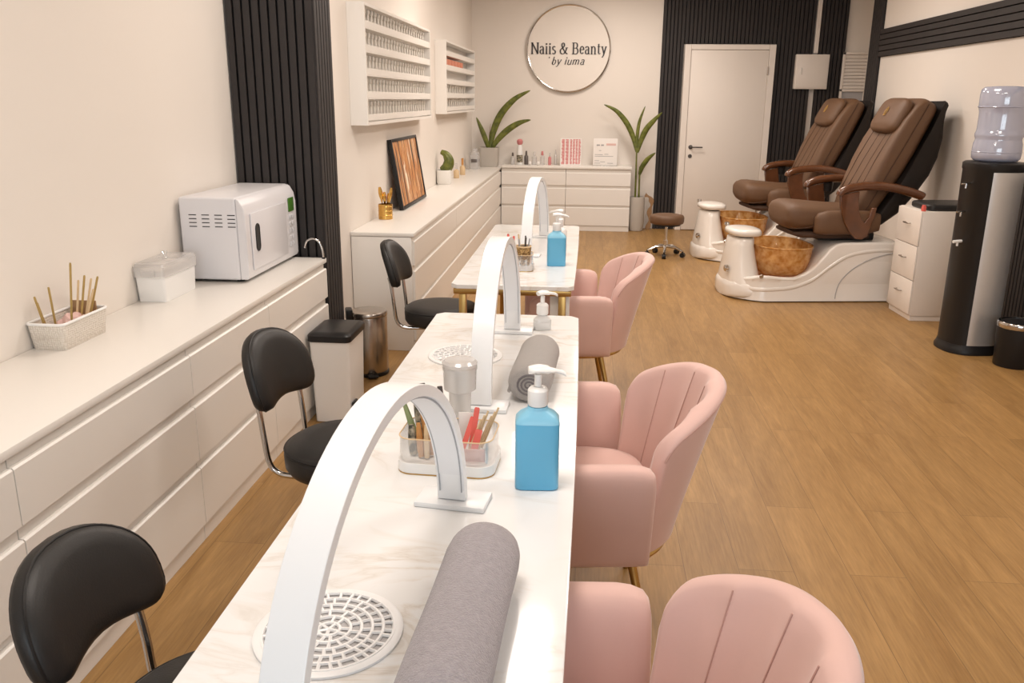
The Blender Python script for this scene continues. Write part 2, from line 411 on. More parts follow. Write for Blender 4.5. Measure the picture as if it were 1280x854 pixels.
# dark corner board and horizontal slat band on the right wall
b_, g_ = slats('y', 9.50, 9.815, .001, ZC-.002, XR-.035, .033, -1)
t = struct('trim_8', b_, 'slat'); obj('groove_backing', g_, 'slat_groove', t, smooth=False)
bm = B(); z0, z1 = 2.045, 2.315; n = 5
for i in range(n):
    a = z0+(z1-z0)*i/n; add_box(bm, (XR-.035, 3.0, a+.005), (XR-.002, 9.49, a+(z1-z0)/n-.005))
t = struct('trim_9', bm, 'slat')
obj('groove_backing', box((XR-.008, 3.0, z0), (XR-.001, 9.49, z1)), 'slat_groove', t, smooth=False)
b_, g_ = slats('y', 5.2, 6.36, .001, 1.17, XR-.035, .033, -1)
t = struct('trim_10', b_, 'slat'); obj('groove_backing', g_, 'slat_groove', t, smooth=False)
# door
dx0, dx1, dz, dy = 1.125, 2.205, 2.255, YB-.10
bm = B()
add_box(bm, (dx0, dy, .001), (dx0+.075, YB-.002, dz), .004); add_box(bm, (dx1-.075, dy, .001), (dx1, YB-.002, dz), .004)
add_box(bm, (dx0+.076, dy, dz-.06), (dx1-.076, YB-.002, dz), .004)
dr = struct('door_1', bm, 'door_white')
obj('door_leaf', box((dx0+.078, dy+.012, .008), (dx1-.078, dy+.055, dz-.063), .003), 'door_white', dr)
bm = lathe([(.026, 0), (.026, .008), (.01, .010), (.01, .045)], n=20)
bmesh.ops.transform(bm, matrix=Matrix.Translation((1.262, dy+.012, 1.04)) @ Matrix.Rotation(R(90), 4, 'X'), verts=bm.verts)
add_tube(bm, [(1.262, dy-.034, 1.04), (1.31, dy-.036, 1.04), (1.405, dy-.034, 1.04)], .008, 8)
obj('door_handle', bm, 'dark_metal', dr)
bm = lathe([(.024, 0), (.024, .008), (.008, .009)], n=20)
bmesh.ops.transform(bm, matrix=Matrix.Translation((1.262, dy+.012, .93)) @ Matrix.Rotation(R(90), 4, 'X'), verts=bm.verts)
obj('key_escutcheon', bm, 'dark_metal', dr)
bm = B()
for z in (.3, 1.95): add_tube(bm, [(dx1-.08, dy-.006, z-.05), (dx1-.08, dy-.006, z+.05)], .009, 8)
obj('hinge', bm, 'steel', dr)
# electrical box and air grille on the back wall
t = thing('fuse_box', 'square white flat-doored wall box on the dark slats right of the door', 'wall box', (2.645, FY, 1.945))
obj('box_body', box((-.195, -.07, -.2), (.195, 0, .2), .006), 'door_white', t)
obj('box_door', box((-.18, -.08, -.185), (.18, -.068, .185), .004), 'door_white', t)
obj('latch', box((-.135, -.088, -.03), (-.12, -.078, .045), .003), 'cabinet_body', t)
t = thing('wall_grille', 'white louvred panel in a tall frame above the far massage chair', 'grille', (3.175, YB-.002, 1.58))
bm = B()
add_box(bm, (-.165, -.05, 0), (-.135, 0, .595), .003); add_box(bm, (.12, -.05, 0), (.16, 0, .595), .003); add_box(bm, (-.165, -.05, .565), (.16, 0, .595), .003); add_box(bm, (-.165, -.05, .14), (.16, 0, .17), .003)
add_box(bm, (-.165, -.05, -.02), (.16, 0, .01), .003)
obj('frame', bm, 'door_white', t)
for k in range(10):
    bm = B(); add_box(bm, (-.136, -.048, 0), (.121, -.042, .036), rot=Matrix.Rotation(R(-24), 4, 'X'), piv=(0, -.045, 0))
    obj('louvre', bm, 'door_white', t, loc=(0, 0, .175+k*.039))
obj('grey_panel', box((-.136, -.02, .01), (.121, -.01, .142)), 'plain_grey', t, smooth=False)
struct('trim_11', box((3.35, YB-.03, .001), (3.39, YB-.001, 2.3), .004), 'door_white')

# ------------------------------------------------------------------ drawer cabinets
ROWS = ((.070, .294), (.326, .530), (.568, .724))
def drawer_unit(name_, label, y0, y1, xf, xb, group, top=.754, sidefill=True):
    """unit whose fronts face +x; local origin at its floor corner"""
    t = thing('drawer_cabinet', label, 'cabinet', (xb, y0, 0), 0, group)
    d = xf-xb; w = y1-y0
    bm = B()
    add_box(bm, (.002, .002, .068), (d-.016, w-.002, top-.002))           # carcass behind the fronts
    obj('body', bm, 'cabinet_body', t, smooth=False)
    obj('plinth', box((.002, .002, .001), (d-.010, w-.002, .066)), 'cabinet_body', t, smooth=False)
    for z0, z1 in ROWS:
        # front with a bevelled finger edge on top
        bm = B(); prof = [(0, z0), (0, z1-.005), (-.005, z1), (-.0155, z1), (-.0155, z0)]
        add_prism(bm, prof, lambda u, v: (d+u, .002, v), lambda u, v: (d+u, w-.002, v))
        obj('drawer_front', bm, 'cabinet', t, smooth=False)
    return t
LF = -1.38
segs = [(.02, .85), (.85, 1.807), (1.807, 2.767), (2.767, 3.533), (3.533, 4.395)]
labs = ['white drawer cabinet at the near end of the left row, mostly out of frame', 'white three-drawer cabinet behind the nearest black stool',
        'wide white three-drawer cabinet under the woven basket', 'white three-drawer cabinet under the clear-lidded box', 'white three-drawer cabinet under the sterilizer, beside the slatted pillar']
for (a, b_), l in zip(segs, labs): drawer_unit('', l, a, b_, LF, XL+.004, 'drawer cabinets along the near left wall')
w1 = obj('worktop', box((XL+.002, 0, .755), (LF+.002, 4.396, .78), .003), 'cabinet')
tag(w1, 'long white worktop along the left wall carrying basket, box and sterilizer', 'worktop')
FF = -1.09
segs = [(5.322, 7.1), (7.1, 8.95), (8.95, 10.80)]
labs = ['white drawer cabinet of the far left row, its blank end facing the steel bin', 'white drawer cabinet under the small cactus pot, middle of the far left row',
        'white drawer cabinet at the back left corner of the room']
for i, ((a, b_), l) in enumerate(zip(segs, labs)):
    t = drawer_unit('', l, a, b_, FF, XF+.004, 'drawer cabinets along the far left wall')
    if i == 0: obj('end_panel', box((0, -.018, .001), (.39, .001, .753), .002), 'cabinet', t)
w2 = obj('worktop', box((XF+.002, 5.30, .755), (FF+.002, YB-.002, .78), .003), 'cabinet')
tag(w2, 'white worktop of the far left row carrying the picture and small plants', 'worktop')
# back chest, fronts facing the camera (built facing +x then turned -90 degrees)
for (x0, x1), l in zip(((-1.085, -.275), (-.275, .530)), ('white chest against the back wall, left of the middle seam', 'white chest against the back wall, beside the tall potted plant')):
    t = drawer_unit('', l, 0, x1-x0, .35, 0, 'chests against the back wall', top=.768)
    t.location = (x0, YB-.003, 0); t.rotation_euler = (0, 0, -PI/2)
w3 = obj('worktop', box((-1.085, 10.79, .770), (.535, YB-.002, .80), .003), 'cabinet')
tag(w3, 'white top of the back chest carrying polish bottles and two stand-up cards', 'worktop')

# ------------------------------------------------------------------ wall sign
def stroke(bm, path, wv, wh, z, y, xf):
    """modulated pen stroke: thick on verticals, thin on horizontals. path in 2D units"""
    L_, R_ = [], []
    n = len(path)
    for i, p in enumerate(path):
        a = path[max(i-1, 0)]; b = path[min(i+1, n-1)]
        dx, dy = b[0]-a[0], b[1]-a[1]; l = math.hypot(dx, dy) or 1; dx /= l; dy /= l
        w = wh+(wv-wh)*abs(dy)**1.5
        L_.append((p[0]-dy*w/2, p[1]+dx*w/2)); R_.append((p[0]+dy*w/2, p[1]-dx*w/2))
    for i in range(n-1):
        q = [L_[i], L_[i+1], R_[i+1], R_[i]]
        a = ring(bm, [xf(u, v, y) for u, v in q]); b = ring(bm, [xf(u, v, y+.004) for u, v in q])
        skin(bm, [a, b])
def arc(cx, cy, rx, ry, a0, a1, n=10): return [(cx+rx*math.cos(R(a0+(a1-a0)*k/n)), cy+ry*math.sin(R(a0+(a1-a0)*k/n))) for k in range(n+1)]
def glyph(ch):
    """(advance, strokes, serifs) ; x-height .5, cap height .72"""
    V = lambda x, a, b: [(x, a), (x, b)]
    s, f = [], []
    if ch == 'N': return .74, [V(.12, 0, .72), [(.12, .72), (.36, .36), (.60, 0)], V(.60, 0, .72)], [(.02, .22, 0), (.02, .2, .72), (.5, .7, .72)]
    if ch == 'a': return .47, [arc(.2, .34, .13, .15, 160, 0)+V(.33, .3, .04)+[(.36, 0), (.42, .03)], arc(.2, .14, .13, .14, 60, 330)], []
    if ch == 'i': return .29, [V(.14, 0, .49), arc(.14, .64, .028, .028, 0, 360, 8)], [(.04, .24, 0), (.05, .14, .49)]
    if ch == 's': return .40, [arc(.2, .375, .11, .115, 30, 250)+arc(.19, .125, .125, .125, 80, -150)], []
    if ch == '&': return .78, [[(.62, .38), (.55, .2)]+arc(.28, .18, .2, .18, -40, -230)+[(.34, .44)]+arc(.32, .58, .11, .13, -20, 200)+[(.3, .36), (.5, .1), (.7, 0)]], [(.52, .74, .4)]
    if ch == 'B': return .66, [V(.16, 0, .72), [(.16, .72), (.3, .72)]+arc(.34, .55, .15, .17, 90, -90)+[(.16, .38)], [(.3, .38)]+arc(.36, .19, .18, .19, 90, -90)+[(.16, 0)]], [(.04, .28, 0), (.04, .28, .72)]
    if ch == 'e': return .46, [[(.08, .28), (.37, .28)]+arc(.23, .26, .15, .24, 5, 320)], []
    if ch == 'n': return .56, [V(.13, 0, .48), [(.13, .36)]+arc(.27, .33, .13, .16, 150, 0)+V(.41, .3, 0)], [(.04, .22, 0), (.32, .51, 0), (.04, .13, .48)]
    if ch == 't': return .35, [V(.15, .66, .08)+[(.2, 0), (.31, .05)]], [(.04, .29, .48)]
    if ch == 'y': return .50, [[(.09, .48), (.26, .04)], [(.42, .48), (.24, -.04), (.15, -.2), (.06, -.18)]], [(.01, .19, .48), (.34, .50, .48)]
    if ch == 'b': return .46, [V(.1, .04, .74), arc(.23, .22, .15, .23, 130, -200)], []
    if ch == 'u': return .5, [V(.1, .46, .12)+arc(.22, .12, .12, .13, 180, 340), V(.37, .46, 0)], [(.03, .1, .46)]
    if ch == 'm': return .78, [V(.1, 0, .48), [(.1, .3)]+arc(.23, .32, .12, .15, 150, 0)+V(.35, .3, 0), [(.36, .3)]+arc(.48, .32, .12, .15, 150, 0)+V(.6, .3, 0)], []
    if ch == "'": return .2, [[(.1, .6), (.08, .72)]], []
    return .26, [], []
def write(parent, text, x0, z0, size, width, y, slant=0, wv=.105, wh=.03):
    adv = sum(glyph(c)[0] for c in text); sx = width/adv
    x = 0
    for c in text:
        a, ss, sf = glyph(c); bm = B()
        xf = lambda u, v, yy: (x0+(x+u)*sx+slant*v*size, yy, z0+v*size)
        for p in ss: stroke(bm, p, wv, wh, 0, y, xf)
        if not slant:
            for u0, u1, v in sf: stroke(bm, [(u0, v), (u1, v)], wh, wh, 0, y, xf)
        x += a
        if ss: obj('letter', bm, 'sign_ink', parent, smooth=False)
        else: bm.free()
SY = YB-.035
t = thing('wall_sign', 'round cream sign with metal rim reading Naiis & Beanty on back wall', 'sign', (-.29, SY, 2.20))
bm = lathe([(.50, 0), (.50, .012)], n=96); bmesh.ops.transform(bm, matrix=Matrix.Rotation(R(90), 4, 'X'), verts=bm.verts)
obj('disc', bm, 'wall', t)
bm = B(); add_tube(bm, [(.508*math.cos(2*PI*k/96), -.004, .508*math.sin(2*PI*k/96)) for k in range(96)], .012, 8, closed=True)
obj('rim', bm, 'chrome', t)
write(t, 'Naiis & Beanty', -.465, -.06, .18, .935, -.019, wv=.125, wh=.04)
write(t, "' by iuma", -.27, -.185, .125, .47, -.018, slant=.3, wv=.10, wh=.04)
bm = B()
for x, z in ((-.25, .25), (.25, .25), (0, -.3)): add_tube(bm, [(x, .0, z), (x, .034, z)], .015, 8)
obj('standoff', bm, 'steel', t)

# ------------------------------------------------------------------ wall racks with sample sticks
def rack(y0, y1, z0, z1, label, nrow):
    t = thing('display_rack', label, 'rack', (XF+.001, y0, z0)); w = y1-y0; h = z1-z0; d = .11
    bm = B()
    add_box(bm, (0, 0, 0), (d, .02, h)); add_box(bm, (0, w-.02, 0), (d, w, h)); add_box(bm, (0, .021, h-.018), (d, w-.021, h)); add_box(bm, (0, .021, 0), (d, w-.021, .02))
    obj('case', bm, 'cabinet', t, smooth=False)
    obj('back_panel', box((0, .021, .021), (.008, w-.021, h-.019)), 'cabinet', t, smooth=False)
    p = (h-.03)/nrow
    for k in range(nrow):
        bm = B(); zz = .02+k*p
        if k: add_box(bm, (.009, .022, zz), (d-.002, w-.022, zz+.008))
        add_box(bm, (d-.012, .022, zz+.009), (d-.003, w-.022, zz+.048))
        obj('shelf', bm, 'cabinet', t, smooth=False)
    return t, p
RK1 = (5.43, 7.66, 1.435, 2.165); RK2 = (8.50, 10.62, 1.455, 2.14)
_, p1 = rack(*RK1, 'large white wall rack with five rows of thin sample sticks', 5)
_, p2 = rack(*RK2, 'smaller-looking white wall rack nearer the back wall with orange cards', 5)
def stick_mesh():
    bm = B(); add_box(bm, (-.004, -.011, 0), (.004, .011, .085), .002, 1)
    add_lathe(bm, [(.006, .085), (.011, .094), (.012, .105), (.008, .118)], n=8)
    return bm
rown = ['bottom', 'second lowest', 'middle', 'second highest', 'top']
s0 = None
for r_ in range(5):
    for k in range(23):
        y = RK1[0]+.07+k*.0922; z = RK1[2]+.029+r_*p1
        lb = 'thin pale sample stick standing in the %s row of the large wall rack' % rown[r_]; g = 'sample sticks in the %s row of the large rack' % rown[r_]
        if s0 is None: s0 = obj('sample_stick', stick_mesh(), 'silver_stick'); c = s0
        else: c = s0.copy(); COL.objects.link(c)
        c.location = (XF+.07, y, z); tag(c, lb, 'sample stick', g)
for r_ in (0, 1):
    for k in range(12 if r_ == 0 else 9):
        c = s0.copy(); COL.objects.link(c); c.location = (XF+.07, RK2[0]+.12+k*(.14 if r_ == 0 else .17), RK2[2]+.029+r_*p2)
        tag(c, 'thin pale sample stick in the %s row of the rack nearer the back wall' % rown[r_], 'sample stick', 'sample sticks in the %s row of the back rack' % rown[r_])
b0 = None
for k in range(6):
    bm = None
    if b0 is None: b0 = obj('card_box', box((-.035, -.085, 0), (.035, .085, .095), .003), 'coral'); c = b0
    else: c = b0.copy(); COL.objects.link(c)
    c.location = (XF+.06, RK2[0]+.14+k*.2, RK2[2]+.029+3*p2); tag(c, 'orange-red card box in the row on the rack near the back wall', 'box', 'orange card boxes on the back rack')

# ------------------------------------------------------------------ nail tables
def table(y0, y1, x0, x1, bow, label, with_cab):
    t = thing('manicure_table', label, 'table', ((x0+x1)/2, (y0+y1)/2, 0)); hx, hy = (x1-x0)/2, (y1-y0)/2
    out = []
    c = .03
    n = 24
    for k in range(n+1): v = -hy+c+(2*hy-2*c)*k/n; out.append((hx+bow*(1-(v/hy)**2), v))
    out += [(hx-c, hy), (-hx+c, hy), (-hx, hy-c), (-hx, -hy+c), (-hx+c, -hy), (hx-c, -hy)]
    bm = B(); add_prism(bm, out, lambda u, v: (u, v, .728), lambda u, v: (u, v, .75))
    obj('tabletop', bm, 'marble', t, smooth=False, bev=.003)
    bm = B(); i = .012
    add_box(bm, (-hx+i, -hy+i, .700), (hx-i, -hy+i+.025, .727), .003); add_box(bm, (-hx+i, hy-i-.025, .700), (hx-i, hy-i, .727), .003)
    add_box(bm, (-hx+i, -hy+i+.026, .700), (-hx+i+.025, hy-i-.026, .727), .003); add_box(bm, (hx-i-.025, -hy+i+.026, .700), (hx-i, hy-i-.026, .727), .003)
    obj('top_rail', bm, 'gold', t)
    for sx in (-1, 1):
        for sy in (-1, 1):
            x = sx*(hx-.055); y = sy*(hy-.035)
            obj('leg', box((x-.018, y-.015, .001), (x+.018, y+.015, .699), .004), 'gold', t)
    bm = B()
    for sy in (-1, 1): y = sy*(hy-.035); add_box(bm, (-hx+.075, y-.011, .03), (hx-.075, y+.011, .055), .003)
    obj('stretcher', bm, 'gold', t)
    if with_cab: obj('end_panel', box((hx-.115, -hy+.075, .001), (hx-.02, -hy+.10, .699), .003), 'cabinet', t)
    return t
table(.62, 3.40, -.605, -.020, .012, 'long white marble-topped manicure table in the foreground', 0)
table(3.955, 6.0, -.640, -.050, .006, 'shorter marble-topped manicure table with gold legs, farther back', 1)
# white pedestal drawer unit under the far table
t = thing('pedestal_cabinet', 'white pedestal under the right side of the far marble table', 'cabinet', (-.22, 5.30, 0))
obj('body', box((-.12, -.25, .001), (.10, .25, .69), .004), 'cabinet', t)
obj('plinth_line', box((-.122, -.253, .10), (.102, -.249, .106)), 'grey_line', t, smooth=False)
for k in range(3): obj('drawer_front', box((.101, -.24, .06+k*.21), (.112, .24, .26+k*.21), .003), 'cabinet', t)

# ------------------------------------------------------------------ arch lamps
def arch_lamp(p0, p1, label, h=.415, ex=1.0):
    """p0 near foot, p1 far foot on the table top"""
    a = Vector((p0[0], p0[1], 0)); b = Vector((p1[0], p1[1], 0)); mid = (a+b)/2; span = (b-a).length
    ang = math.atan2(b.y-a.y, b.x-a.x)-PI/2
    t = thing('arch_lamp', label, 'lamp', (mid.x, mid.y, .7505), ang, 'arch lamps over the manicure tables')
    s = span/2-.01; z0 = .014; n = 48
    def pt(f, off):
        th = PI*f
        y = -math.cos(th); z = math.sin(th)
        yy = math.copysign(abs(y)**ex, y)*(s+off); zz = (abs(z)**ex)*(h-z0+off)
        return yy, z0+zz
    w = .031; d = .011
    rg = []
    for k in range(n+1):
        (yo, zo), (yi, zi) = pt(k/n, d), pt(k/n, -d)
        if k in (0, n): zo = zi = z0
        rg.append([(-w, yi, zi), (w, yi, zi), (w, yo, zo), (-w, yo, zo)])
    obj('arch', loft(rg), 'lamp_white', t, bev=.0015, angle=50)
    rg = []
    for k in range(3, n-2):
        (yo, zo), (yi, zi) = pt(k/n, -d-.0008), pt(k/n, -d-.003)
        rg.append([(-w+.008, yi, zi), (w-.008, yi, zi), (w-.008, yo, zo), (-w+.008, yo, zo)])
    obj('light_strip', loft(rg), 'diffuser', t, angle=50)
    for sg in (-1, 1):
        rg = []
        for k in range(1, n):
            (yo, zo), (yi, zi) = pt(k/n, -d+.0006), pt(k/n, -d-.0035)
            x0, x1 = sorted((sg*(w-.0078), sg*(w-.0058)))
            rg.append([(x0, yi, zi), (x1, yi, zi), (x1, yo, zo), (x0, yo, zo)])
        obj('edge_line', loft(rg), 'grey_line', t, angle=50)
    for sg in (-1, 1):
        obj('base_plate', box((-.078, sg*s-.035, 0), (.078, sg*s+.05, .012), .002), 'lamp_white', t)
    return t
arch_lamp((-.372, .87), (-.272, 1.695), 'tall white arch lamp nearest the camera, over the foreground vent', h=.380, ex=1.04)
arch_lamp((-.285, 2.27), (-.268, 3.13), 'white arch lamp over the far vent of the foreground table')
arch_lamp((-.335, 4.74), (-.268, 5.45), 'white arch lamp standing on the farther table', h=.40)

# ------------------------------------------------------------------ round dust vents set into the table
def vent(c, r, label):
    t = thing('dust_vent', label, 'vent', (c[0], c[1], .7505), 0, 'round dust vents in the table')
    obj('rim', lathe([(r, 0), (r, .004), (r-.004, .006), (r-.015, .0055), (r-.017, .001)], n=64, cap1=False), 'vent_white', t)
    obj('filter', lathe([(r-.02, .0005), (r-.02, .0018)], n=48), 'vent_mesh', t)
    bm = B(); rr = r-.015
    rings = 6
    for k in range(1, rings+1):
        ra = rr*k/rings; n = 48
        add_tube(bm, [(ra*math.cos(2*PI*j/n), ra*math.sin(2*PI*j/n), .004) for j in range(n)], .0034, 5, closed=True)
    for k in range(rings):
        n = (5, 9, 14, 20, 26, 32)[k]; r0 = rr*k/rings; r1 = rr*(k+1)/rings
        for j in range(n):
            a = 2*PI*(j+.5*(k % 2)+random.uniform(-.2, .2))/n; b = a+random.uniform(-.3, .3)*2*PI/n*.5
            add_tube(bm, [(r0*math.cos(a), r0*math.sin(a), .004), (r1*math.cos(b), r1*math.sin(b), .004)], .0032, 5)
    obj('grille', bm, 'vent_white', t)
    return t
vent((-.405, 1.20), .123, 'round white vent with a mosaic grille under the nearest lamp')
vent((-.402, 2.79), .128, 'round white vent in the table beyond the clear cup')

# ------------------------------------------------------------------ rolled towels
def towel(c0, c1, r, m, label, spiral_end):
    a = Vector(c0); b = Vector(c1); L_ = (b-a).length
    ang = math.atan2(b.y-a.y, b.x-a.x)-PI/2
    t = thing('rolled_towel', label, 'towel', (a.x, a.y, .751), ang, 'rolled towels on the table')
    n = 36; rg = []
    st = [(0, .62), (.004, .80), (.012, .91), (.03, .975), (.05, 1.0)]
    prof = st+[(f, 1+.012*math.sin(f*17)) for f in [.06+(L_-.12)*k/12 for k in range(13)]]+[(L_-.05, 1), (L_-.03, .975), (L_-.012, .91), (L_-.004, .80), (L_, .62)]
    for y, s in prof:
        rg.append([(r*s*1.06*math.cos(2*PI*k/n), y, max(.0, r*.92+r*.92*s*math.sin(2*PI*k/n))) for k in range(n)])
    bm = loft(rg)
    # outer flap edge
    add_tube(bm, [(-r*.96, .015, r*.55), (-r*1.0, L_*.5, r*.55), (-r*.96, L_-.015, r*.55)], .006, 6)
    obj('roll', bm, m, t, angle=60)
    bm = B()
    pts = [((r*.62*(1-k/60))*math.cos(k*.36), .001-.003*0, r*.92+(r*.57*(1-k/60))*math.sin(k*.36)) for k in range(56)]
    add_tube(bm, pts, .0035, 5)
    obj('spiral_fold', bm, 'towel_spiral', t)
    return t
towel((-.184, .925), (-.165, 1.41), .063, 'towel', 'thick grey rolled towel lying in the foreground beside the vent', 0)
towel((-.152, 2.33), (-.137, 2.72), .061, 'towel2', 'thinner-looking grey rolled towel lying behind the front blue bottle', 0)

# ------------------------------------------------------------------ pump bottles
def pump(t, z, m='white_plastic', yaw=0):
    bm = lathe([(.021, z), (.023, z+.003), (.023, z+.036), (.018, z+.042), (.009, z+.044)], n=28)
    obj('screw_collar', bm, m, t)
    bm = lathe([(.0085, z+.045), (.0085, z+.072), (.006, z+.073)], n=16); obj('pump_stem', bm, m, t)
    bm = B()
    rot = Matrix.Rotation(yaw, 4, 'Z')
    path = spline([(-.022, 0, z+.082), (0, 0, z+.085), (.022, 0, z+.082), (.05, 0, z+.076), (.062, 0, z+.070)], 5)
    rg = []
    for i, p in enumerate(path):
        f = i/(len(path)-1); wx = (.012+.010*math.sin(PI*min(1, f*1.6))) if f < .62 else .007; hh = .0085 if f < .55 else .0055
        rg.append([(p.x, p.y+wx*math.cos(2*PI*k/12), p.z+hh*math.sin(2*PI*k/12)) for k in range(12)])
    skin(bm, [ring(bm, q) for q in rg]); bmesh.ops.transform(bm, matrix=rot, verts=bm.verts)
    obj('pump_lever', bm, m, t)
def square_bottle(c, label, rot, hh=.165, name='pump_bottle', m='blue', m2='blue_light', w=.050, d=.036, dz=0):
    t = thing(name, label, 'bottle', (c[0], c[1], .7505), rot, 'pump bottles on the manicure tables')
    rg = []
    for z, s, p in [(0, .94, 5), (.003, 1, 6), (hh-.02, 1, 6)]:
        rg.append([(x, y, z) for x, y in sup(w*s, d*s, p, 40)])
    obj('bottle_body', loft(rg), m, t, angle=60)
    rg = []
    for z, s, p in [(hh-.0198, 1, 6), (hh-.014, .985, 5.5), (hh-.002, .80, 4.0), (hh+.007, .52, 2.6), (hh+.010, .47, 2), (hh+.016, .45, 2)]:
        rg.append([(x if p > 2.1 else x, y*(1 if p > 3 else w*.98/d if p <= 2 else 1.2), z) for x, y in sup(w*s, d*s, p, 40)])
    obj('shoulder', loft(rg), m2, t, angle=60)
    pump(t, hh+.017, yaw=R(8))
    return t
square_bottle((-.096, 1.80), 'square blue pump bottle in front, beside the clear organizer', R(4), .178)
square_bottle((-.155, 4.50), 'square blue pump bottle on the farther table', R(4), .170)
t = thing('pump_bottle', 'milky white pump bottle standing beyond the far rolled towel', 'bottle', (-.158, 3.18, .7505), R(20), 'pump bottles on the manicure tables')
obj('bottle_body', loft([[(x, y, z) for x, y in sup(.033*s, .024*s, 4, 28)] for z, s in ((0, .95), (.003, 1), (.03, 1))]), 'white_cloud', t)
bm = loft([[(x, y, z) for x, y in sup(.033*s, .024*s, p, 28)] for z, s, p in ((.0305, 1, 4), (.04, .98, 4), (.052, .6, 2.5), (.058, .5, 2))]); obj('shoulder', bm, 'white_cloud', t)
pump(t, .059, yaw=R(10))
t = thing('pump_bottle', 'white pump bottle on the farther table beside the arch lamp foot', 'bottle', (-.150, 4.80, .7505), R(-12), 'pump bottles on the manicure tables')
obj('bottle_body', lathe([(.038, 0), (.041, .004), (.041, .14), (.034, .155), (.02, .163), (.02, .168)], n=32), 'white_plastic', t)
pump(t, .169, yaw=R(170))

# ------------------------------------------------------------------ clear organizers with tools
def organizer(c, rot, wx, wy, h, label, base='white_plastic'):
    t = thing('acrylic_organizer', label, 'organizer', (c[0], c[1], .7505), rot, 'clear organizers on the tables')
    o = rrect(wx, wy, .035, 6); base_o = [(x*1.04, y*1.05) for x, y in o]
    bm = loft([[(x, y, 0) for x, y in base_o], [(x, y, .003) for x, y in base_o]]); obj('gold_foot', bm, 'gold', t)
    bm = loft([[(x, y, .0035) for x, y in base_o], [(x, y, .028) for x, y in base_o]]); obj('tray', bm, base, t)
    th = .0025
    bm = B(); rg = []
    for s, z0_, z1_ in ((0, .0285, h), (th, h, .030)):
        ii = [(x*(1-2*s/wx), y*(1-2*s/wy)) for x, y in o]
        rg += [[(x, y, z0_) for x, y in ii], [(x, y, z1_) for x, y in ii]]
    skin(bm, [ring(bm, q) for q in rg], cap0=False, cap1=False)
    obj('clear_wall', bm, 'clear', t)
    bm = B(); add_tube(bm, [(x, y, h) for x, y in o], .0016, 6, closed=True); obj('rim', bm, 'reed_pale', t)
    obj('divider', box((-.0015, -wy/2+.006, .03), (.0015, wy/2-.006, h-.01)), 'clear', t, smooth=False)
    return t
OC = (-.312, 1.895); OR_ = R(-3); OW, OD = .225, .15
organizer(OC, OR_, OW, OD, .088, 'clear organizer with white tray holding brushes and files on the foreground table')
def world(cx, cy, rot, u, v): return (cx+u*math.cos(rot)-v*math.sin(rot), cy+u*math.sin(rot)+v*math.cos(rot))
def tool(name, base, tip, r, m, label, cat, group, rfun=None, flat=0):
    a = Vector(base); b = Vector(tip)
    d = b-a
    bm = B()
    if flat:
        u = d.cross(Vector((0, 1, .15))).normalized()*r; w = d.normalized().cross(u).normalized()*flat
        rg = []
        for f, s in ((0, .7), (.03, 1), (.97, 1), (1, .7)):
            p = d*f; rg.append([p+u*s-w, p+u*s+w, p-u*s+w, p-u*s-w])
        skin(bm, [ring(bm, q) for q in rg])
    else:
        add_tube(bm, [d*k/10 for k in range(11)], r, 8, rfun=rfun)
    o = obj(name, bm, m, loc=a); tag(o, label, cat, group); return o
zt = .783
g = 'tools in the left side of the front organizer'
L0 = [(-.072, -.005, -.122, .03, .112, .006, 'tool_green', 'green tipped brush handle leaning farthest left in the front organizer', 'brush'),
      (-.066, .02, -.092, .035, .128, .0095, 'tool_mottled', 'mottled dark-and-cream brush handle in the front organizer, second from left', 'brush'),
      (-.055, .045, -.085, .068, .145, .011, 'tool_dark', 'thick black brush handle rising at the back left of the front organizer', 'brush'),
      (-.050, .0, -.078, .03, .125, .007, 'tool_orange', 'long orange wooden stick leaning left inside the front organizer', 'stick'),
      (-.036, -.03, -.062, -.005, .100, .007, 'tool_orange', 'orange-brown wooden stick near the lamp foot in the front organizer', 'stick'),
      (-.060, -.045, -.070, -.03, .080, .006, 'tool_orange', 'short brown wooden stick at the front of the organizer left side', 'stick'),
      (-.022, .03, -.036, .055, .145, .008, 'tool_dark', 'long black handle behind the lamp foot in the front organizer', 'brush'),
      (-.082, -.03, -.090, -.02, .070, .008, 'tool_mottled', 'short mottled handle pressed to the front left curve of the organizer', 'brush'),
      (-.045, -.05, -.050, -.035, .078, .005, 'reed_pale', 'short pale stick in the front row of the organizer left side', 'stick'),
      (-.022, -.045, -.028, -.025, .078, .006, 'tool_orange', 'short orange stick at the divider of the front organizer', 'stick')]
for u0, v0, u1, v1, hgt, r, m, lb, cat in L0:
    x0, y0 = world(*OC, OR_, u0, v0); x1, y1 = world(*OC, OR_, u1, v1)
    tool({'brush': 'brush', 'stick': 'wooden_stick'}[cat], (x0, y0, zt), (x1, y1, zt+hgt), r, m, lb, cat, g, rfun=lambda f, r=r: r*1.3*(.6+.5*math.sin(PI*min(1, .25+f*.75))))
L1 = [(.050, .0, .062, .03, .105, .0065, 'file_red', 'long red nail file standing tallest in the right of the organizer'),
      (.060, -.03, .072, .0, .060, .0085, 'file_red', 'short wide red nail file at the right front of the organizer'),
      (.030, -.02, .052, .03, .080, .0065, 'file_red', 'red nail file leaning right beside the divider of the organizer')]
for u0, v0, u1, v1, hgt, r, m, lb in L1:
    x0, y0 = world(*OC, OR_, u0, v0); x1, y1 = world(*OC, OR_, u1, v1)
    tool('nail_file', (x0, y0, zt), (x1, y1, zt+hgt), r, m, lb, 'nail file', 'red nail files in the front organizer', flat=.0012)
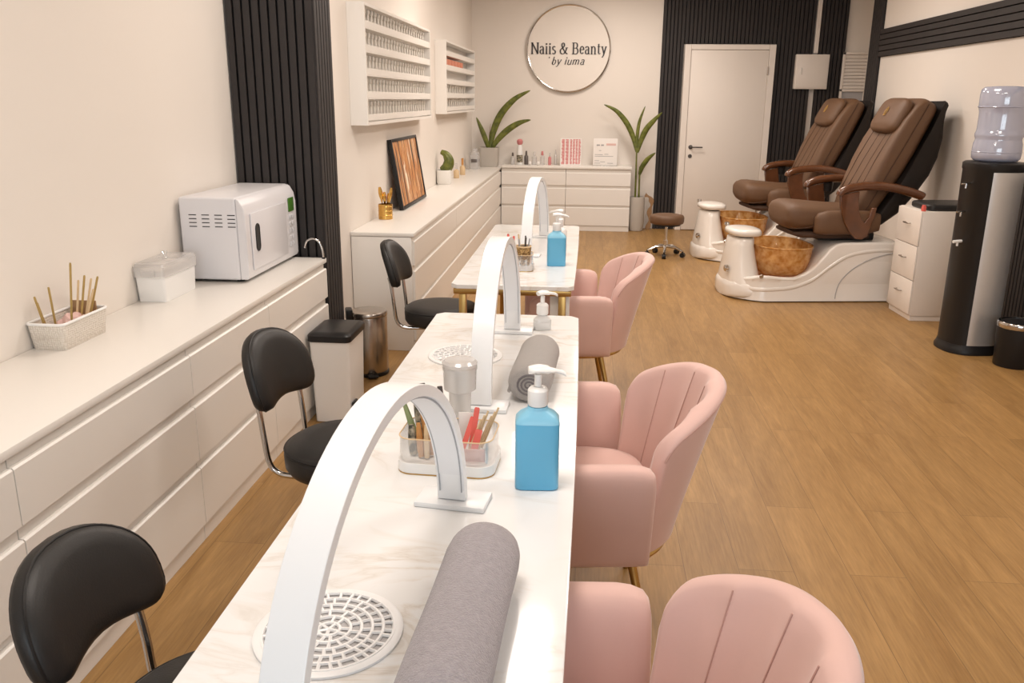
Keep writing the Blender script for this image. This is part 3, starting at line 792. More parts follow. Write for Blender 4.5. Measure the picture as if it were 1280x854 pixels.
for k in range(6):
    x0, y0 = world(*OC, OR_, .045+.0055*k, -.015+.009*k); x1, y1 = world(*OC, OR_, .075+.007*k, .01+.009*k)
    tool('wooden_stick', (x0, y0, zt), (x1, y1, zt+.082+.008*(k % 3)), .0026, 'reed_pale', 'thin pale wooden stick among the red files in the front organizer', 'stick', 'pale sticks in the front organizer')
x0, y0 = world(*OC, OR_, .035, .045)
o = obj('white_card', box((-.022, -.001, 0), (.022, .001, .085), .0008), 'paper', loc=(x0, y0, zt)); tag(o, 'small white card standing at the back of the front organizer', 'card')
x0, y0 = world(*OC, OR_, .055, -.055)
o = obj('pink_card', box((-.04, -.001, 0), (.04, .001, .032), .0008), 'pink_tissue', loc=(x0, y0, zt)); tag(o, 'low pink card at the front right of the front organizer', 'card')
# tall clear cup behind the organizer
t = thing('clear_cup', 'tall frosted clear plastic cup with wide rim behind the front organizer', 'cup', (-.322, 2.13, .7505))
obj('cup_wall', lathe([(.026, .0), (.0275, .002), (.030, .10), (.030, .105), (.0285, .105), (.026, .004)], n=32, cap1=False), 'frosted', t)
obj('wide_rim', lathe([(.031, .106), (.043, .112), (.045, .165), (.0465, .168), (.0465, .175), (.0435, .175), (.0425, .114), (.031, .108)], n=32, cap0=False, cap1=False), 'frosted', t)
obj('lid', lathe([(.046, .176), (.047, .185), (.040, .192), (.01, .194)], n=32), 'frosted', t)
# small blossoms / cotton beside cup
for k, (x, y, m, lb) in enumerate(((-.395, 2.20, 'pink_tissue', 'crumpled pink tissue left of the clear cup'), (-.375, 2.11, 'paper', 'white cotton wad left of the clear cup'), (-.268, 2.04, 'paper', 'small white cotton wad at the foot of the clear cup'))):
    bm = B(); bmesh.ops.create_icosphere(bm, subdivisions=3, radius=.020)
    for v in bm.verts: v.co *= 1+.35*math.sin(v.co.x*260+k)*math.sin(v.co.y*230)*math.cos(v.co.z*250); v.co.z = v.co.z*.7
    zmin = min(v.co.z for v in bm.verts)
    for v in bm.verts: v.co.z -= zmin
    o = obj('tissue_wad', bm, m, loc=(x, y, .7505)); tag(o, lb, 'tissue')
# organizer on the farther table
OC2 = (-.372, 4.36)
organizer(OC2, 0, .205, .13, .085, 'clear organizer with basket and red tools on the farther table', 'frosted')
t = thing('wicker_cup', 'small tan woven cup inside the organizer on the farther table', 'cup', (-.320, 4.345, .781))
obj('woven_wall', lathe([(.032, 0), (.034, .003), (.041, .085), (.041, .09), (.038, .09), (.033, .006)], n=28, cap1=False), make_two('tan_weave', (.16, .08, .02), (.52, .33, .13), 120, .7), t)
obj('rim', lathe([(.0405, .0905), (.043, .094), (.0405, .098), (.038, .094)], n=28, cap0=False, cap1=False), 'reed_pale', t)
for k in range(5):
    a = k*1.3
    tool('brush', (-.320+.015*math.cos(a), 4.345+.015*math.sin(a), .80), (-.320+.032*math.cos(a), 4.345+.03*math.sin(a), .915+.01*(k % 3)), .004, ('plain_grey', 'tool_dark', 'reed_pale')[k % 3],
         ('grey', 'black', 'pale wooden')[k % 3]+' brush handle standing in the small woven cup', 'brush', 'brushes in the woven cup')
for k in range(2):
    tool('nail_file', (-.395+.012*k, 4.36, zt), (-.402+.03*k, 4.37, zt+.15-.01*k), .006, 'file_red', 'red nail file standing in the organizer on the farther table', 'nail file', 'red files on the farther table', flat=.0012)
for k in range(6):
    tool('wooden_stick', (-.455+.012*k, 4.33+.006*(k % 2), zt), (-.462+.012*k, 4.36, zt+.085+.01*(k % 3)), .004, 'tool_orange' if k % 2 else 'reed_pale', ('orange' if k % 2 else 'pale')+' wooden stick in the left half of the farther organizer', 'stick', 'wooden sticks in the farther organizer')

# ------------------------------------------------------------------ pink tub chairs (facing -x)
def tub_chair(loc, rot, label):
    t = thing('tub_chair', label, 'chair', loc, rot, 'pink velvet tub chairs at the manicure tables')
    # seat cushion
    rg = []
    for z, s in ((.33, .88), (.345, .97), (.40, 1), (.44, .99), (.462, .93), (.472, .80), (.478, .5), (.480, .1)):
        rg.append([(.0+x*s, y*s, z) for x, y in sup(.245, .262, 3.2, 44)])
    obj('seat', loft(rg), 'pink', t, angle=60)
    obj('underframe', loft([[(.0+x*s, y*s, z) for x, y in sup(.245, .25, 3, 40)] for z, s in ((.305, .9), (.329, 1))]), 'gold', t)
    # arms: padded panels flaring outwards
    for sg in (-1, 1):
        rg = []
        xs0, xs1 = -.235, .185
        N_ = 16
        def prof(x, ins):
            out = []
            th = .052
            top = .655-ins*.9
            for k in range(28):
                a = 2*PI*k/28; cs, sn = math.cos(a), math.sin(a)
                px = math.copysign(abs(cs)**(2/3.6), cs); pz = math.copysign(abs(sn)**(2/5.0), sn)
                zc = (top+.325)/2; zh = (top-.325)/2
                z = zc+pz*zh; f = (z-.325)/.33
                yb = .262+.062*f
                out.append((x, sg*(yb+.030+px*max(.004, (th-ins*.5)*(.85))), z))
            return out
        for k, (x, ins) in enumerate([(xs0, .055), (xs0+.006, .030), (xs0+.02, .014), (xs0+.045, .004), (xs0+.08, 0), (-.1, 0), (0, 0), (xs1-.07, 0), (xs1-.04, .004), (xs1-.015, .014), (xs1-.004, .030), (xs1, .055)]):
            rg.append(prof(x, ins))
        obj('armrest', loft(rg), 'pink', t, angle=70)
    # back shell with vertical channels
    NA, NZ = 84, 16; amax = 62
    def shell(a, f, inner):
        """a angle from +x, f height 0..1"""
        e = abs(a)/amax
        top = .810-.115*e**2.2; top -= 0 if e < .86 else .075*(1-math.sqrt(max(0, 1-((e-.86)/.14)**2)))
        round_ = 1
        z = .325+(top-.325)*f
        hz = (z-.325)/.5
        rx = .268+.140*hz**1.1; ry = .285+.100*hz
        if e > .93: rx *= 1; 
        rb = 0
        ch = abs(math.sin(PI*(a+amax)/(2*amax)*5))
        if inner: rx -= .062-.012*ch; ry -= .062-.012*ch
        cx = .045
        x = cx+rx*math.cos(R(a)); y = ry*math.sin(R(a))
        return Vector((x, y, z))
    bm = B(); rings_ = []
    for i in range(NA+1):
        a = -amax+2*amax*i/NA
        e = abs(a)/amax; endr = 1.0
        col = []
        shrink = 0 if e < .96 else ((e-.96)/.04)**2*.4
        for k in range(NZ+1): 
            f = k/NZ*.965; p = shell(a, f, False); q = shell(a, f, True); col.append(p.lerp(q, shrink))
        p = shell(a, .965, False); q = shell(a, .965, True); mtop = shell(a, 1.0, False)
        for s in (.15, .38, .62, .85):
            m_ = p.lerp(q, shrink+(1-2*shrink)*s); zz = (mtop.z-p.z)*math.sin(PI*s)**.6
            col.append(m_+Vector((0, 0, zz)))
        for k in range(NZ, -1, -1):
            f = k/NZ*.965; p = shell(a, f, False); q = shell(a, f, True); col.append(q.lerp(p, shrink))
        rings_.append(ring(bm, col))
    skin(bm, rings_)
    obj('backrest', bm, 'pink', t, angle=75)
    # stitched seams in the channels
    for j in range(1, 5):
        a = -amax+2*amax*j/5
        bm = B(); add_tube(bm, [shell(a, f, True)+Vector((-math.cos(R(a))*.0005, -math.sin(R(a))*.0005, 0)) for f in [.12+.84*k/12 for k in range(13)]], .0016, 5)
        obj('seam', bm, 'seam', t)
    # piping where the shell bends to the outside
    bm = B(); add_tube(bm, [shell(-amax*.985+amax*1.97*k/70, .955, False)*1.0+Vector((0, 0, .0)) for k in range(71)], .0028, 6)
    obj('piping', bm, 'seam', t)
    # gold legs and ring
    for sx, sy in ((1, 1), (1, -1), (-1, 1), (-1, -1)):
        bm = B(); add_tube(bm, [(sx*.17-.02, sy*.18, .306), (sx*.235-.02, sy*.235, .001)], .012, 12, rfun=lambda f: .0145-.004*f)
        obj('leg', bm, 'gold', t)
    bm = B(); add_tube(bm, [(.0+x, y, .318) for x, y in sup(.275, .282, 2.6, 60)], .010, 8, closed=True)
    obj('base_ring', bm, 'gold', t)
    return t
tc0 = tub_chair((-.01, 2.475, 0), R(6), 'pink velvet tub chair in the middle, beside the foreground table')
dup(tc0, (-.005, 1.180, 0), R(4), 'pink velvet tub chair nearest the camera, cut off by the frame')
dup(tc0, (-.075, 4.53, 0), R(6), 'smallest-looking pink velvet tub chair, at the farther table')

# ------------------------------------------------------------------ black stools (facing +x)
def black_stool(loc, rot, label, zc=.718, H_=.136):
    t = thing('technician_stool', label, 'stool', loc, rot, 'black technician stools along the left side')
    rg = []
    for z, s in ((.405, .80), (.41, .93), (.43, .99), (.47, 1), (.49, .98), (.502, .90), (.508, .6), (.510, .12)):
        rg.append([(x*s, y*s, z) for x, y in sup(.205, .205, 2.15, 44)])
    obj('seat', loft(rg), 'black_leather', t, angle=60)
    bm = B(); add_tube(bm, [(x, y, .488) for x, y in sup(.2025, .2025, 2.15, 60)], .0028, 6, closed=True); obj('seat_piping', bm, 'black_plastic', t)
    # curved backrest pad
    rg = []; W_ = .179; rad = .34
    def P(u, v, dpt):
        a = u/rad; x = -.275-.04*0+(rad-(rad-dpt)*math.cos(a)); y = (rad-dpt)*math.sin(a)
        return (x-.00+(-.10*(v/H_)*.35), y, zc+v)
    out = []
    for k in range(48):
        a = 2*PI*k/48; cs, sn = math.cos(a), math.sin(a)
        p_ = 2.35
        u = W_*math.copysign(abs(cs)**(2/p_), cs); v = H_*math.copysign(abs(sn)**(2/p_), sn)
        v += -.025*(u/W_)**2*(1 if v < 0 else .9) if v < 0 else -.018*(u/W_)**2
        if v < -.02 : v += .048*(1-(u/W_)**2)*(-v/H_)
        out.append((u, v))
    bm = B()
    rgs = [[P(u*s, v*s, d) for u, v in out] for s, d in ((.35, -.027), (.75, -.026), (.93, -.023), (.99, -.012), (1, 0), (.99, .014), (.93, .028), (.75, .036), (.35, .040))]
    skin(bm, [ring(bm, q) for q in rgs]); obj('backrest', bm, 'black_leather', t, angle=70)
    bm = B(); add_tube(bm, [P(u, v, .006) for u, v in out], .003, 6, closed=True); obj('backrest_piping', bm, 'black_plastic', t)
    for sg in (-1, 1):
        bm = B(); add_tube(bm, spline([(-.262, sg*.125, zc-.045), (-.250, sg*.125, zc-.095), (-.238, sg*.125, .52), (-.228, sg*.122, .44), (-.205, sg*.118, .405), (-.16, sg*.112, .393), (-.05, sg*.09, .393)], 6), .0095, 10)
        obj('back_bar', bm, 'chrome', t)
    obj('gas_column', lathe([(.03, .14), (.03, .25), (.018, .252), (.018, .404)], n=20), 'chrome', t)
    bm = B(); cb = B()
    for k in range(5):
        a = 2*PI*k/5+.3; c_, s_ = math.cos(a), math.sin(a)
        add_tube(bm, [(.02*c_, .02*s_, .13), (.14*c_, .14*s_, .105), (.255*c_, .255*s_, .075)], .016, 8, rfun=lambda f: .019-.007*f)
        add_tube(cb, [(.255*c_-.022*s_, .255*s_+.022*c_, .028), (.255*c_+.022*s_, .255*s_-.022*c_, .028)], .027, 14)
        add_tube(cb, [(.255*c_, .255*s_, .03), (.255*c_, .255*s_, .07)], .008, 8)
    obj('star_base', bm, 'chrome', t); obj('casters', cb, 'black_plastic', t)
    return t
bs0 = black_stool((-.777, 2.605, 0), R(-12), 'black leather stool with chrome back bars in front of the sterilizer cabinets')
black_stool((-.665, 1.303, 0), R(-8), 'black leather stool at the bottom left corner, closest to the camera', .692, .120)
dup(bs0, (-.785, 4.55, 0), R(-2), 'black leather stool beside the farther table and the steel bin')

# ------------------------------------------------------------------ bins
t = thing('pedal_bin', 'white square pedal bin with black lid behind the middle black stool', 'bin', (-1.260, 4.13, 0), 0)
obj('bin_body', loft([[(x, y, z) for x, y in [(a*s, b*s) for a, b in rrect(.205, .30, .02)]] for z, s in ((.004, .90), (.43, 1))]), 'white_plastic', t)
rg = [[(x*s, y*s, z) for x, y in rrect(.222, .318, .03)] for z, s in ((.431, .98), (.435, 1), (.462, 1), (.470, .95), (.478, .80))]
obj('lid', loft(rg), 'black_plastic', t)
obj('pedal', box((.098, -.13, .045), (.112, -.06, .11), .004), 'black_plastic', t)
obj('hinge', box((-.04, .15, .40), (.04, .175, .46), .004), 'black_plastic', t)
t = thing('pedal_bin', 'round stainless steel pedal bin between the pillar and the far stool', 'bin', (-1.275, 4.83, 0), R(20))
obj('bin_body', lathe([(.106, .022), (.108, .03), (.108, .355), (.106, .36)], n=40), 'steel', t)
obj('base_ring', lathe([(.110, .001), (.111, .004), (.111, .020), (.108, .0215)], n=40), 'black_plastic', t)
obj('lid', lathe([(.110, .362), (.111, .366), (.111, .380), (.105, .388), (.08, .394), (.01, .397)], n=40), 'steel', t)
obj('hinge_cover', box((-.135, -.045, .335), (-.095, .045, .405), .008), 'black_plastic', t)
bm = B(); add_box(bm, (-.03, -.16, .012), (.03, -.105, .024), .004); obj('pedal', bm, 'black_plastic', t)
t = thing('waste_bin', 'small black round bin with chrome rim at the right edge', 'bin', (2.725, 5.44, 0))
obj('bin_body', lathe([(.108, .001), (.110, .004), (.118, .245), (.118, .25)], n=40), 'black_plastic', t)
obj('rim', lathe([(.120, .251), (.123, .255), (.123, .282), (.119, .288), (.112, .288), (.112, .251)], n=40, cap1=False), 'chrome', t)
obj('lid', lathe([(.111, .262), (.10, .283), (.05, .289), (.01, .290)], n=40), 'black_plastic', t)

# ------------------------------------------------------------------ things on the left worktop
WT = .7803
t = thing('sterilizer', 'boxy white sterilizer cabinet with vents and green display on left worktop', 'appliance', (XL+.018, 3.715, WT))
bm = B(); add_box(bm, (0, 0, .012), (.265, .69, .388), .010, 3); obj('housing', bm, 'uv_white', t)
rg = []
prof = [(.266, .014), (.300, .016), (.306, .03), (.306, .30), (.298, .345), (.280, .376), (.266, .386)]
bm = B(); add_prism(bm, prof, lambda u, v: (u, .002, v), lambda u, v: (u, .688, v)); obj('front_frame', bm, 'uv_white', t, bev=.004)
bm = B(); prof = [(.3065, .045), (.311, .048), (.311, .285), (.304, .335), (.300, .34), (.298, .30)]
add_box(bm, (.3065, .055, .05), (.3125, .52, .312), .003)
obj('door', bm, 'uv_white', t)
bm = B(); rr = rrect(.046, .125, .022, 6); add_prism(bm, rr, lambda u, v: (.3128, .120+u, .195+v), lambda u, v: (.3140, .120+u, .195+v)); d_ = obj('door_recess', bm, 'dark_hole', t)
bm = B(); add_tube(bm, [(.3142, .120+u, .195+v) for u, v in rr], .0028, 6, closed=True); obj('handle_ring', bm, 'black_plastic', t)
bm = B(); add_box(bm, (.3065, .565, .255), (.3095, .645, .325), .001); obj('green_display', bm, 'lcd', t)
for i in range(5):
    for j in range(2): obj('button', box((.3065, .572+j*.038, .075+i*.035), (.3095, .600+j*.038, .098+i*.035), .001), 'button', t)
bm = B()
for i in range(4):
    for j in range(4): add_box(bm, (.045+i*.060, -.0012, .255+j*.0175), (.080+i*.060, .0005, .259+j*.0175))
obj('vent_slots', bm, 'dark_hole', t, smooth=False)
bm = B()
for x, y in ((.04, .05), (.04, .64), (.245, .05), (.245, .64)): add_lathe(bm, [(.018, 0), (.018, .0115)], (x, y, 0), 16)
obj('feet', bm, 'black_plastic', t)
# white box with clear lid
t = thing('lidded_box', 'small white box with a clear lid left of the sterilizer', 'box', (-1.785, 3.445, WT), R(0))
obj('box_body', loft([[(x*s, y*s, z) for x, y in rrect(.128, .295, .012)] for z, s in ((.0, .93), (.003, .94), (.125, 1))]), 'white_plastic', t)
rg = [[(x*s, y*s, z) for x, y in rrect(.136, .305, .014)] for z, s in ((.105, 1), (.148, 1.01), (.1485, .98), (.160, .95), (.162, .9))]
obj('clear_lid', loft(rg, cap0=False), 'frosted', t)
obj('contents', loft([[(x*s, y*s, z) for x, y in rrect(.118, .28, .012)] for z, s in ((.126, .95), (.138, .8))]), 'paper', t)
obj('lid_knob', lathe([(.012, .163), (.007, .168), (.007, .178), (.014, .186), (.012, .192), (.003, .194)], n=20), 'clear', t)
obj('clip', box((-.03, -.160, .108), (.03, -.1535, .135), .002), 'frosted', t)
# woven basket
BX, BY = -1.783, 2.725
t = thing('woven_basket', 'small white woven basket with bamboo sticks on the near left worktop', 'basket', (BX, BY, WT))
o_ = rrect(.126, .27, .018)
rg = [[(x*s, y*s, z) for x, y in o_] for s, z in ((.93, 0), (.94, .002), (1.04, .088), (1.0, .088), (.91, .006), (.02, .006))]
obj('basket_wall', loft(rg), 'woven', t, angle=50)
bm = B(); add_tube(bm, [(x*1.03, y*1.02, .090) for x, y in o_], .005, 8, closed=True); obj('rim', bm, 'white_plastic', t)
for k, (dx, dy, z1, m) in enumerate(((-.045, -.07, .175, 'reed'), (-.052, -.055, .15, 'reed'), (-.02, -.04, .20, 'reed'), (.03, .0, .275, 'reed'), (.01, .05, .20, 'reed_pale'), (.025, .06, .215, 'reed'), (.035, .075, .20, 'reed_pale'), (.05, .085, .205, 'reed'), (.045, .065, .165, 'reed_pale'))):
    tool('bamboo_stick', (BX+dx*.55, BY+dy*.9-.02, WT+.02), (BX+dx*1.1, BY+dy*1.35, WT+z1), .0035, m, 'thin bamboo stick standing in the white woven basket', 'stick', 'bamboo sticks in the woven basket', flat=.0014)
bm = B(); bmesh.ops.create_icosphere(bm, subdivisions=3, radius=.045)
for v in bm.verts: v.co = Vector((v.co.x*.9, v.co.y*1.4, v.co.z*.8))*(1+.2*math.sin(v.co.x*160)*math.sin(v.co.y*140))
o = obj('tissue_wad', bm, 'pink_tissue', loc=(BX, BY+.02, WT+.055)); tag(o, 'crumpled pink tissue lying inside the woven basket', 'tissue')
bm = box((-.045, -.004, 0), (.045, .004, .075), .001); o = obj('brown_card', bm, 'tan_wood', loc=(BX-.01, BY+.115, WT+.04)); tag(o, 'brown card standing at the far end of the woven basket', 'card')
# chrome hook at the counter end
t = thing('chrome_hook', 'thin curved chrome hook at the end of the left worktop by the pillar', 'hook', (-1.385, 4.37, WT))
bm = B(); add_tube(bm, spline([(.0, .0, 0), (-.004, 0, .04), (-.02, 0, .085), (-.05, 0, .105), (-.085, 0, .092), (-.10, 0, .055)], 6), .0055, 10); obj('bent_rod', bm, 'chrome', t)
obj('foot', lathe([(.010, -.0), (.010, .006), (.006, .008)], n=16), 'black_plastic', t)

# ------------------------------------------------------------------ things on the far left worktop
t = thing('brass_cup', 'brass cup holding gold tools on the near end of far worktop', 'cup', (-1.415, 5.93, WT))
obj('cup_wall', lathe([(.048, 0), (.050, .002), (.050, .105), (.047, .105), (.046, .004)], n=32, cap1=False), 'brass', t)
bm = B()
for z in (.03, .06, .09): add_tube(bm, [(.0502*math.cos(2*PI*k/32), .0502*math.sin(2*PI*k/32), z) for k in range(32)], .0018, 6, closed=True)
obj('bead_lines', bm, 'brass', t)
for k, (dx, dy, h_, w_) in enumerate(((-.035, -.01, .215, .016), (-.005, .0, .18, .014), (.045, .01, .21, .012), (.02, .02, .17, .010))):
    a = Vector((-1.415, 5.93, WT+.008)); 
    tool('gold_scoop', a+Vector((dx*.2, dy*.3, 0)), a+Vector((dx, dy, h_)), .004, 'brass', 'gold scoop leaning in the brass cup', 'scoop', 'gold scoops in the brass cup', rfun=lambda f, w_=w_: .004 if f < .55 else .004+(w_-.004)*math.sin(PI*(f-.55)/.5)**.8)
# framed abstract picture leaning on the wall
t = thing('framed_picture', 'black framed picture of orange and brown streaks leaning on the wall', 'picture', (-1.425, 6.05, WT), 0)
t.rotation_euler = (0, R(-9), 0)
t.location = (-1.395, 6.86, WT+.005)
W2, H2 = .47, .525
bm = B(); add_box(bm, (-.022, -W2, 0), (.012, -W2+.022, H2), .002); add_box(bm, (-.022, W2-.022, 0), (.012, W2, H2), .002); add_box(bm, (-.022, -W2+.0221, 0), (.012, W2-.0221, .022), .002); add_box(bm, (-.022, -W2+.0221, H2-.022), (.012, W2-.0221, H2), .002)
obj('frame', bm, 'black_plastic', t)
obj('canvas', box((-.01, -W2+.0225, .0225), (.004, W2-.0225, H2-.0225)), 'painting', t, smooth=False)

def leaf_mesh(bm, ctrl, wmax, fold=.25, up=Vector((0, 0, 1)), side=None, n=7):
    path = spline(ctrl, n); N_ = len(path); rg = []
    for i, p in enumerate(path):
        f = i/(N_-1); tt = (path[min(i+1, N_-1)]-path[max(i-1, 0)]).normalized()
        s = side or tt.cross(Vector((0, 1, 0)))
        s = (s-tt*s.dot(tt)).normalized(); nn = s.cross(tt).normalized()
        w = wmax*(math.sin(PI*min(1, .10+f*.9))**.75)*(1 if f < .98 else .4)+.0012
        th = .0016
        rg.append([p-s*w+nn*w*fold, p-s*w*.5+nn*w*fold*.35, p-nn*th, p+s*w*.5+nn*w*fold*.35, p+s*w+nn*w*fold, p+s*w+nn*(w*fold+th), p+nn*th*1.6, p-s*w+nn*(w*fold+th)])
    skin(bm, [ring(bm, q) for q in rg]); return bm
# cactus
t = thing('cactus', 'small curved green cactus in a white pot on the far left worktop', 'plant', (-1.425, 8.50, WT))
rg = [[(x*s, y*s, z) for x, y in sup(.071, .071, 3.5, 36)] for s, z in ((.86, 0), (.9, .004), (1.0, .02), (1.0, .135), (.97, .14), (.90, .138), (.90, .12), (.05, .12))]
obj('pot', loft(rg), 'pot_white', t, angle=50)
obj('soil', lathe([(.062, .121), (.05, .128), (.01, .130)], n=24), 'soil', t)
bm = B(); path = spline([(-.01, 0, .125), (.035, 0, .17), (.05, 0, .23), (.02, 0, .29), (-.03, 0, .315)], 8); rg = []
for i, p in enumerate(path):
    f = i/(len(path)-1); tt = (path[min(i+1, len(path)-1)]-path[max(i-1, 0)]).normalized(); s = Vector((0, 1, 0)); nn = s.cross(tt)
    r = .050*(1-.5*f**3)*(.55+.45*math.sin(PI*min(1, .15+f)))**.5 if f < 1 else .01
    rg.append([p+(s*math.cos(2*PI*k/32)+nn*math.sin(2*PI*k/32))*r*(1+.10*math.cos(8*2*PI*k/32)) for k in range(32)])
skin(bm, [ring(bm, q) for q in rg]); obj('cactus_body', bm, 'leaf', t, angle=80)
# small bottles behind the cactus
for (x, y, h_, m, lb) in ((-1.405, 9.18, .105, 'reed_pale', 'tan bottle beside the cactus pot, nearer of two'), (-1.40, 9.60, .12, 'reed_pale', 'tan bottle behind the cactus pot with a dark cap')):
    t = thing('small_bottle', lb, 'bottle', (x, y, WT), 0, 'tan bottles behind the cactus')
    obj('bottle_body', lathe([(.028, 0), (.030, .003), (.030, h_*.7), (.022, h_*.8), (.012, h_*.84), (.012, h_*.9)], n=24), m, t)
    obj('cap', lathe([(.011, h_*.905), (.013, h_*.92), (.013, h_*1.5), (.008, h_*1.52)], n=16), 'tool_orange' if h_ > .11 else 'clear', t)
t = thing('glass_jar', 'clear square jar with a dark band left of the grey planter', 'jar', (-1.375, 10.45, WT))
obj('jar_wall', loft([[(x*s, y*s, z) for x, y in sup(.062, .062, 5, 28)] for s, z in ((1, 0), (1, .16), (.9, .165), (.9, .20))]), 'frosted', t)
obj('dark_band', loft([[(x, y, z) for x, y in sup(.048, .064, 5, 28)] for z in (.08, .12)]), 'perfume_dark', t)
obj('stopper', lathe([(.035, .201), (.035, .23), (.02, .24)], n=20), 'frosted', t)
# grey planter with agave leaves
t = thing('potted_plant', 'grey square planter with long arching green leaves in back left corner', 'plant', (-1.25, 10.90, WT))
rg = [[(x*s, y*s, z) for x, y in sup(.115, .115, 7, 40)] for s, z in ((.93, 0), (.95, .004), (1.0, .02), (1.06, .235), (1.0, .235), (.96, .21), (.04, .21))]
obj('pot', loft(rg), 'pot_grey', t, angle=50); obj('soil', lathe([(.10, .211), (.06, .216), (.01, .218)], n=24), 'soil', t)
P0 = (-1.25, 10.90, WT)
def rel(p): return tuple(Vector(p)-Vector(P0))
for ctrl, w in (([(-1.26, 10.9, .99), (-1.29, 10.88, 1.10), (-1.345, 10.86, 1.24), (-1.405, 10.85, 1.38)], .030),
                ([(-1.24, 10.9, .99), (-1.20, 10.9, 1.20), (-1.10, 10.88, 1.42), (-.93, 10.86, 1.60), (-.735, 10.85, 1.705)], .042),
                ([(-1.22, 10.89, .99), (-1.13, 10.88, 1.12), (-1.00, 10.86, 1.24), (-.86, 10.85, 1.32), (-.725, 10.84, 1.355)], .038)):
    obj('leaf', leaf_mesh(B(), [rel(p) for p in ctrl], w), 'leaf', t, angle=80)
bm = B(); add_tube(bm, [rel(p) for p in ((-1.245, 10.91, .99), (-1.25, 10.92, 1.15), (-1.235, 10.93, 1.30))], .006, 6, rfun=lambda f: .008-.006*f); obj('thin_shoot', bm, 'tan_wood', t)

# ------------------------------------------------------------------ things on the back chest
ZT = .8003
def polish(x, y, h, m, cap, lb, rad=.026, cm='perfume_dark'):
    t = thing('polish_bottle', lb, 'bottle', (x, y, ZT), 0, 'small bottles on the back chest')
    obj('bottle_body', lathe([(rad*.93, 0), (rad, .003), (rad, h*.6), (rad*.6, h*.68), (rad*.4, h*.7)], n=20), m, t)
    obj('cap', lathe([(rad*.5, h*.705), (rad*.55, h*.72), (rad*.42, h*.98), (rad*.2, h)], n=16), cm, t)
polish(-.96, 11.0, .15, 'frosted', 0, 'dark-capped clear bottle farthest left on the back chest', .026)
t = thing('spray_bottle', 'tall white bottle with a pink top on the back chest', 'bottle', (-.87, 10.98, ZT))
obj('bottle_body', lathe([(.036, 0), (.038, .003), (.038, .15), (.033, .17), (.028, .23), (.022, .245)], n=24), 'white_plastic', t)
obj('cap', lathe([(.022, .2455), (.036, .262), (.038, .295), (.026, .312), (.008, .318)], n=24), 'nail_rose', t)
obj('label_band', lathe([(.0384, .03), (.0388, .031), (.0388, .12), (.0384, .121)], n=24, cap0=False, cap1=False), 'tool_mottled', t)
polish(-.79, 11.03, .17, 'perfume_dark', 0, 'dark bottle right of the tall pink-topped bottle', .026)
polish(-.685, 11.0, .16, 'frosted', 0, 'round clear perfume bottle with pale cap, left of the rose ones', .034, 'frosted')
polish(-.585, 11.0, .17, 'frosted', 0, 'clear bottle with rose cap in the middle of the bottle row', .030, 'nail_rose')
polish(-.49, 11.0, .15, 'nail_rose', 0, 'rose coloured small bottle near the folded red-print card', .020, 'frosted')
polish(-.415, 11.03, .19, 'frosted', 0, 'slim clear bottle touching the red-print card', .018, 'frosted')
for x, y, r in ((-.735, 10.92, .020), (-.63, 10.91, .020)):
    o = obj('white_flower', lathe([(.004, 0), (r, .012), (r*1.1, .03), (r*.6, .045), (.004, .05)], n=14), 'paper', loc=(x, y, ZT)); tag(o, 'small white ornament in front of the bottles, %s' % ('left one' if x < -.7 else 'right one'), 'ornament', 'white ornaments on the back chest')
# folded card with red print
t = thing('folded_card', 'folded white card with rows of red print on the back chest', 'card', (-.225, 10.95, ZT), 0)
for sg, x0 in ((-1, -.115), (1, 0)):
    wd = .115 if sg < 0 else .155
    bm = B(); add_box(bm, (0, -.002, 0), (wd, .002, .335)); 
    M_ = Matrix.Rotation(R(-14 if sg < 0 else 12), 4, 'Z') if 1 else None
    if sg < 0: bmesh.ops.transform(bm, matrix=Matrix.Translation((-.02, 0, 0)) @ Matrix.Rotation(R(180+14), 4, 'Z'), verts=bm.verts)
    else: bmesh.ops.transform(bm, matrix=Matrix.Translation((-.02, 0, 0)) @ Matrix.Rotation(R(12), 4, 'Z'), verts=bm.verts)
    obj('card_leaf', bm, 'paper', t, smooth=False)
    bm = B(); random.seed(11+sg)
    ncol = 2 if sg < 0 else 4
    for c_ in range(ncol):
        for r_ in range(24):
            u0 = .010+c_*(wd-.012)/ncol; u1 = u0+(wd-.02)/ncol*random.uniform(.55, .85); z = .018+r_*.0128
            add_box(bm, (u0, -.004, z), (u1, -.0021, z+.0072))
    if sg < 0:
        bmesh.ops.scale(bm, vec=(-1, 1, 1), verts=bm.verts); bmesh.ops.transform(bm, matrix=Matrix.Translation((-.02, 0, 0)) @ Matrix.Rotation(R(14), 4, 'Z'), verts=bm.verts)
    else: bmesh.ops.transform(bm, matrix=Matrix.Translation((-.02, 0, 0)) @ Matrix.Rotation(R(12), 4, 'Z'), verts=bm.verts)
    obj('red_print', bm, 'red_ink', t, smooth=False)
# white notice in clear stand
t = thing('notice_stand', 'white notice with grey print in a stand at right of back chest', 'notice', (.205, 10.98, ZT), 0)
obj('sheet', box((-.15, -.004, .006), (.15, .004, .335), .001), 'paper', t)
obj('stand_foot', box((-.155, -.03, 0), (.155, .03, .005), .001), 'clear', t)
bm = B(); random.seed(5)
add_box(bm, (-.11, -.0056, .245), (-.07, -.0042, .262)); add_box(bm, (-.055, -.0056, .245), (-.02, -.0042, .262))
for (x0, x1, z) in ((-.08, -.05, .185), (-.13, -.03, .135), (-.01, .04, .14), (-.13, -.075, .06), (-.06, .0, .045), (-.13, -.06, .03), (.03, .1, .03), (-.13, .1, .115)):
    add_box(bm, (x0, -.0056, z), (x1, -.0042, z+.006))
obj('grey_print', bm, 'grey_ink', t, smooth=False)
obj('pink_heading', box((.01, -.0056, .25), (.13, -.0042, .275)), 'pink_tissue', t, smooth=False)
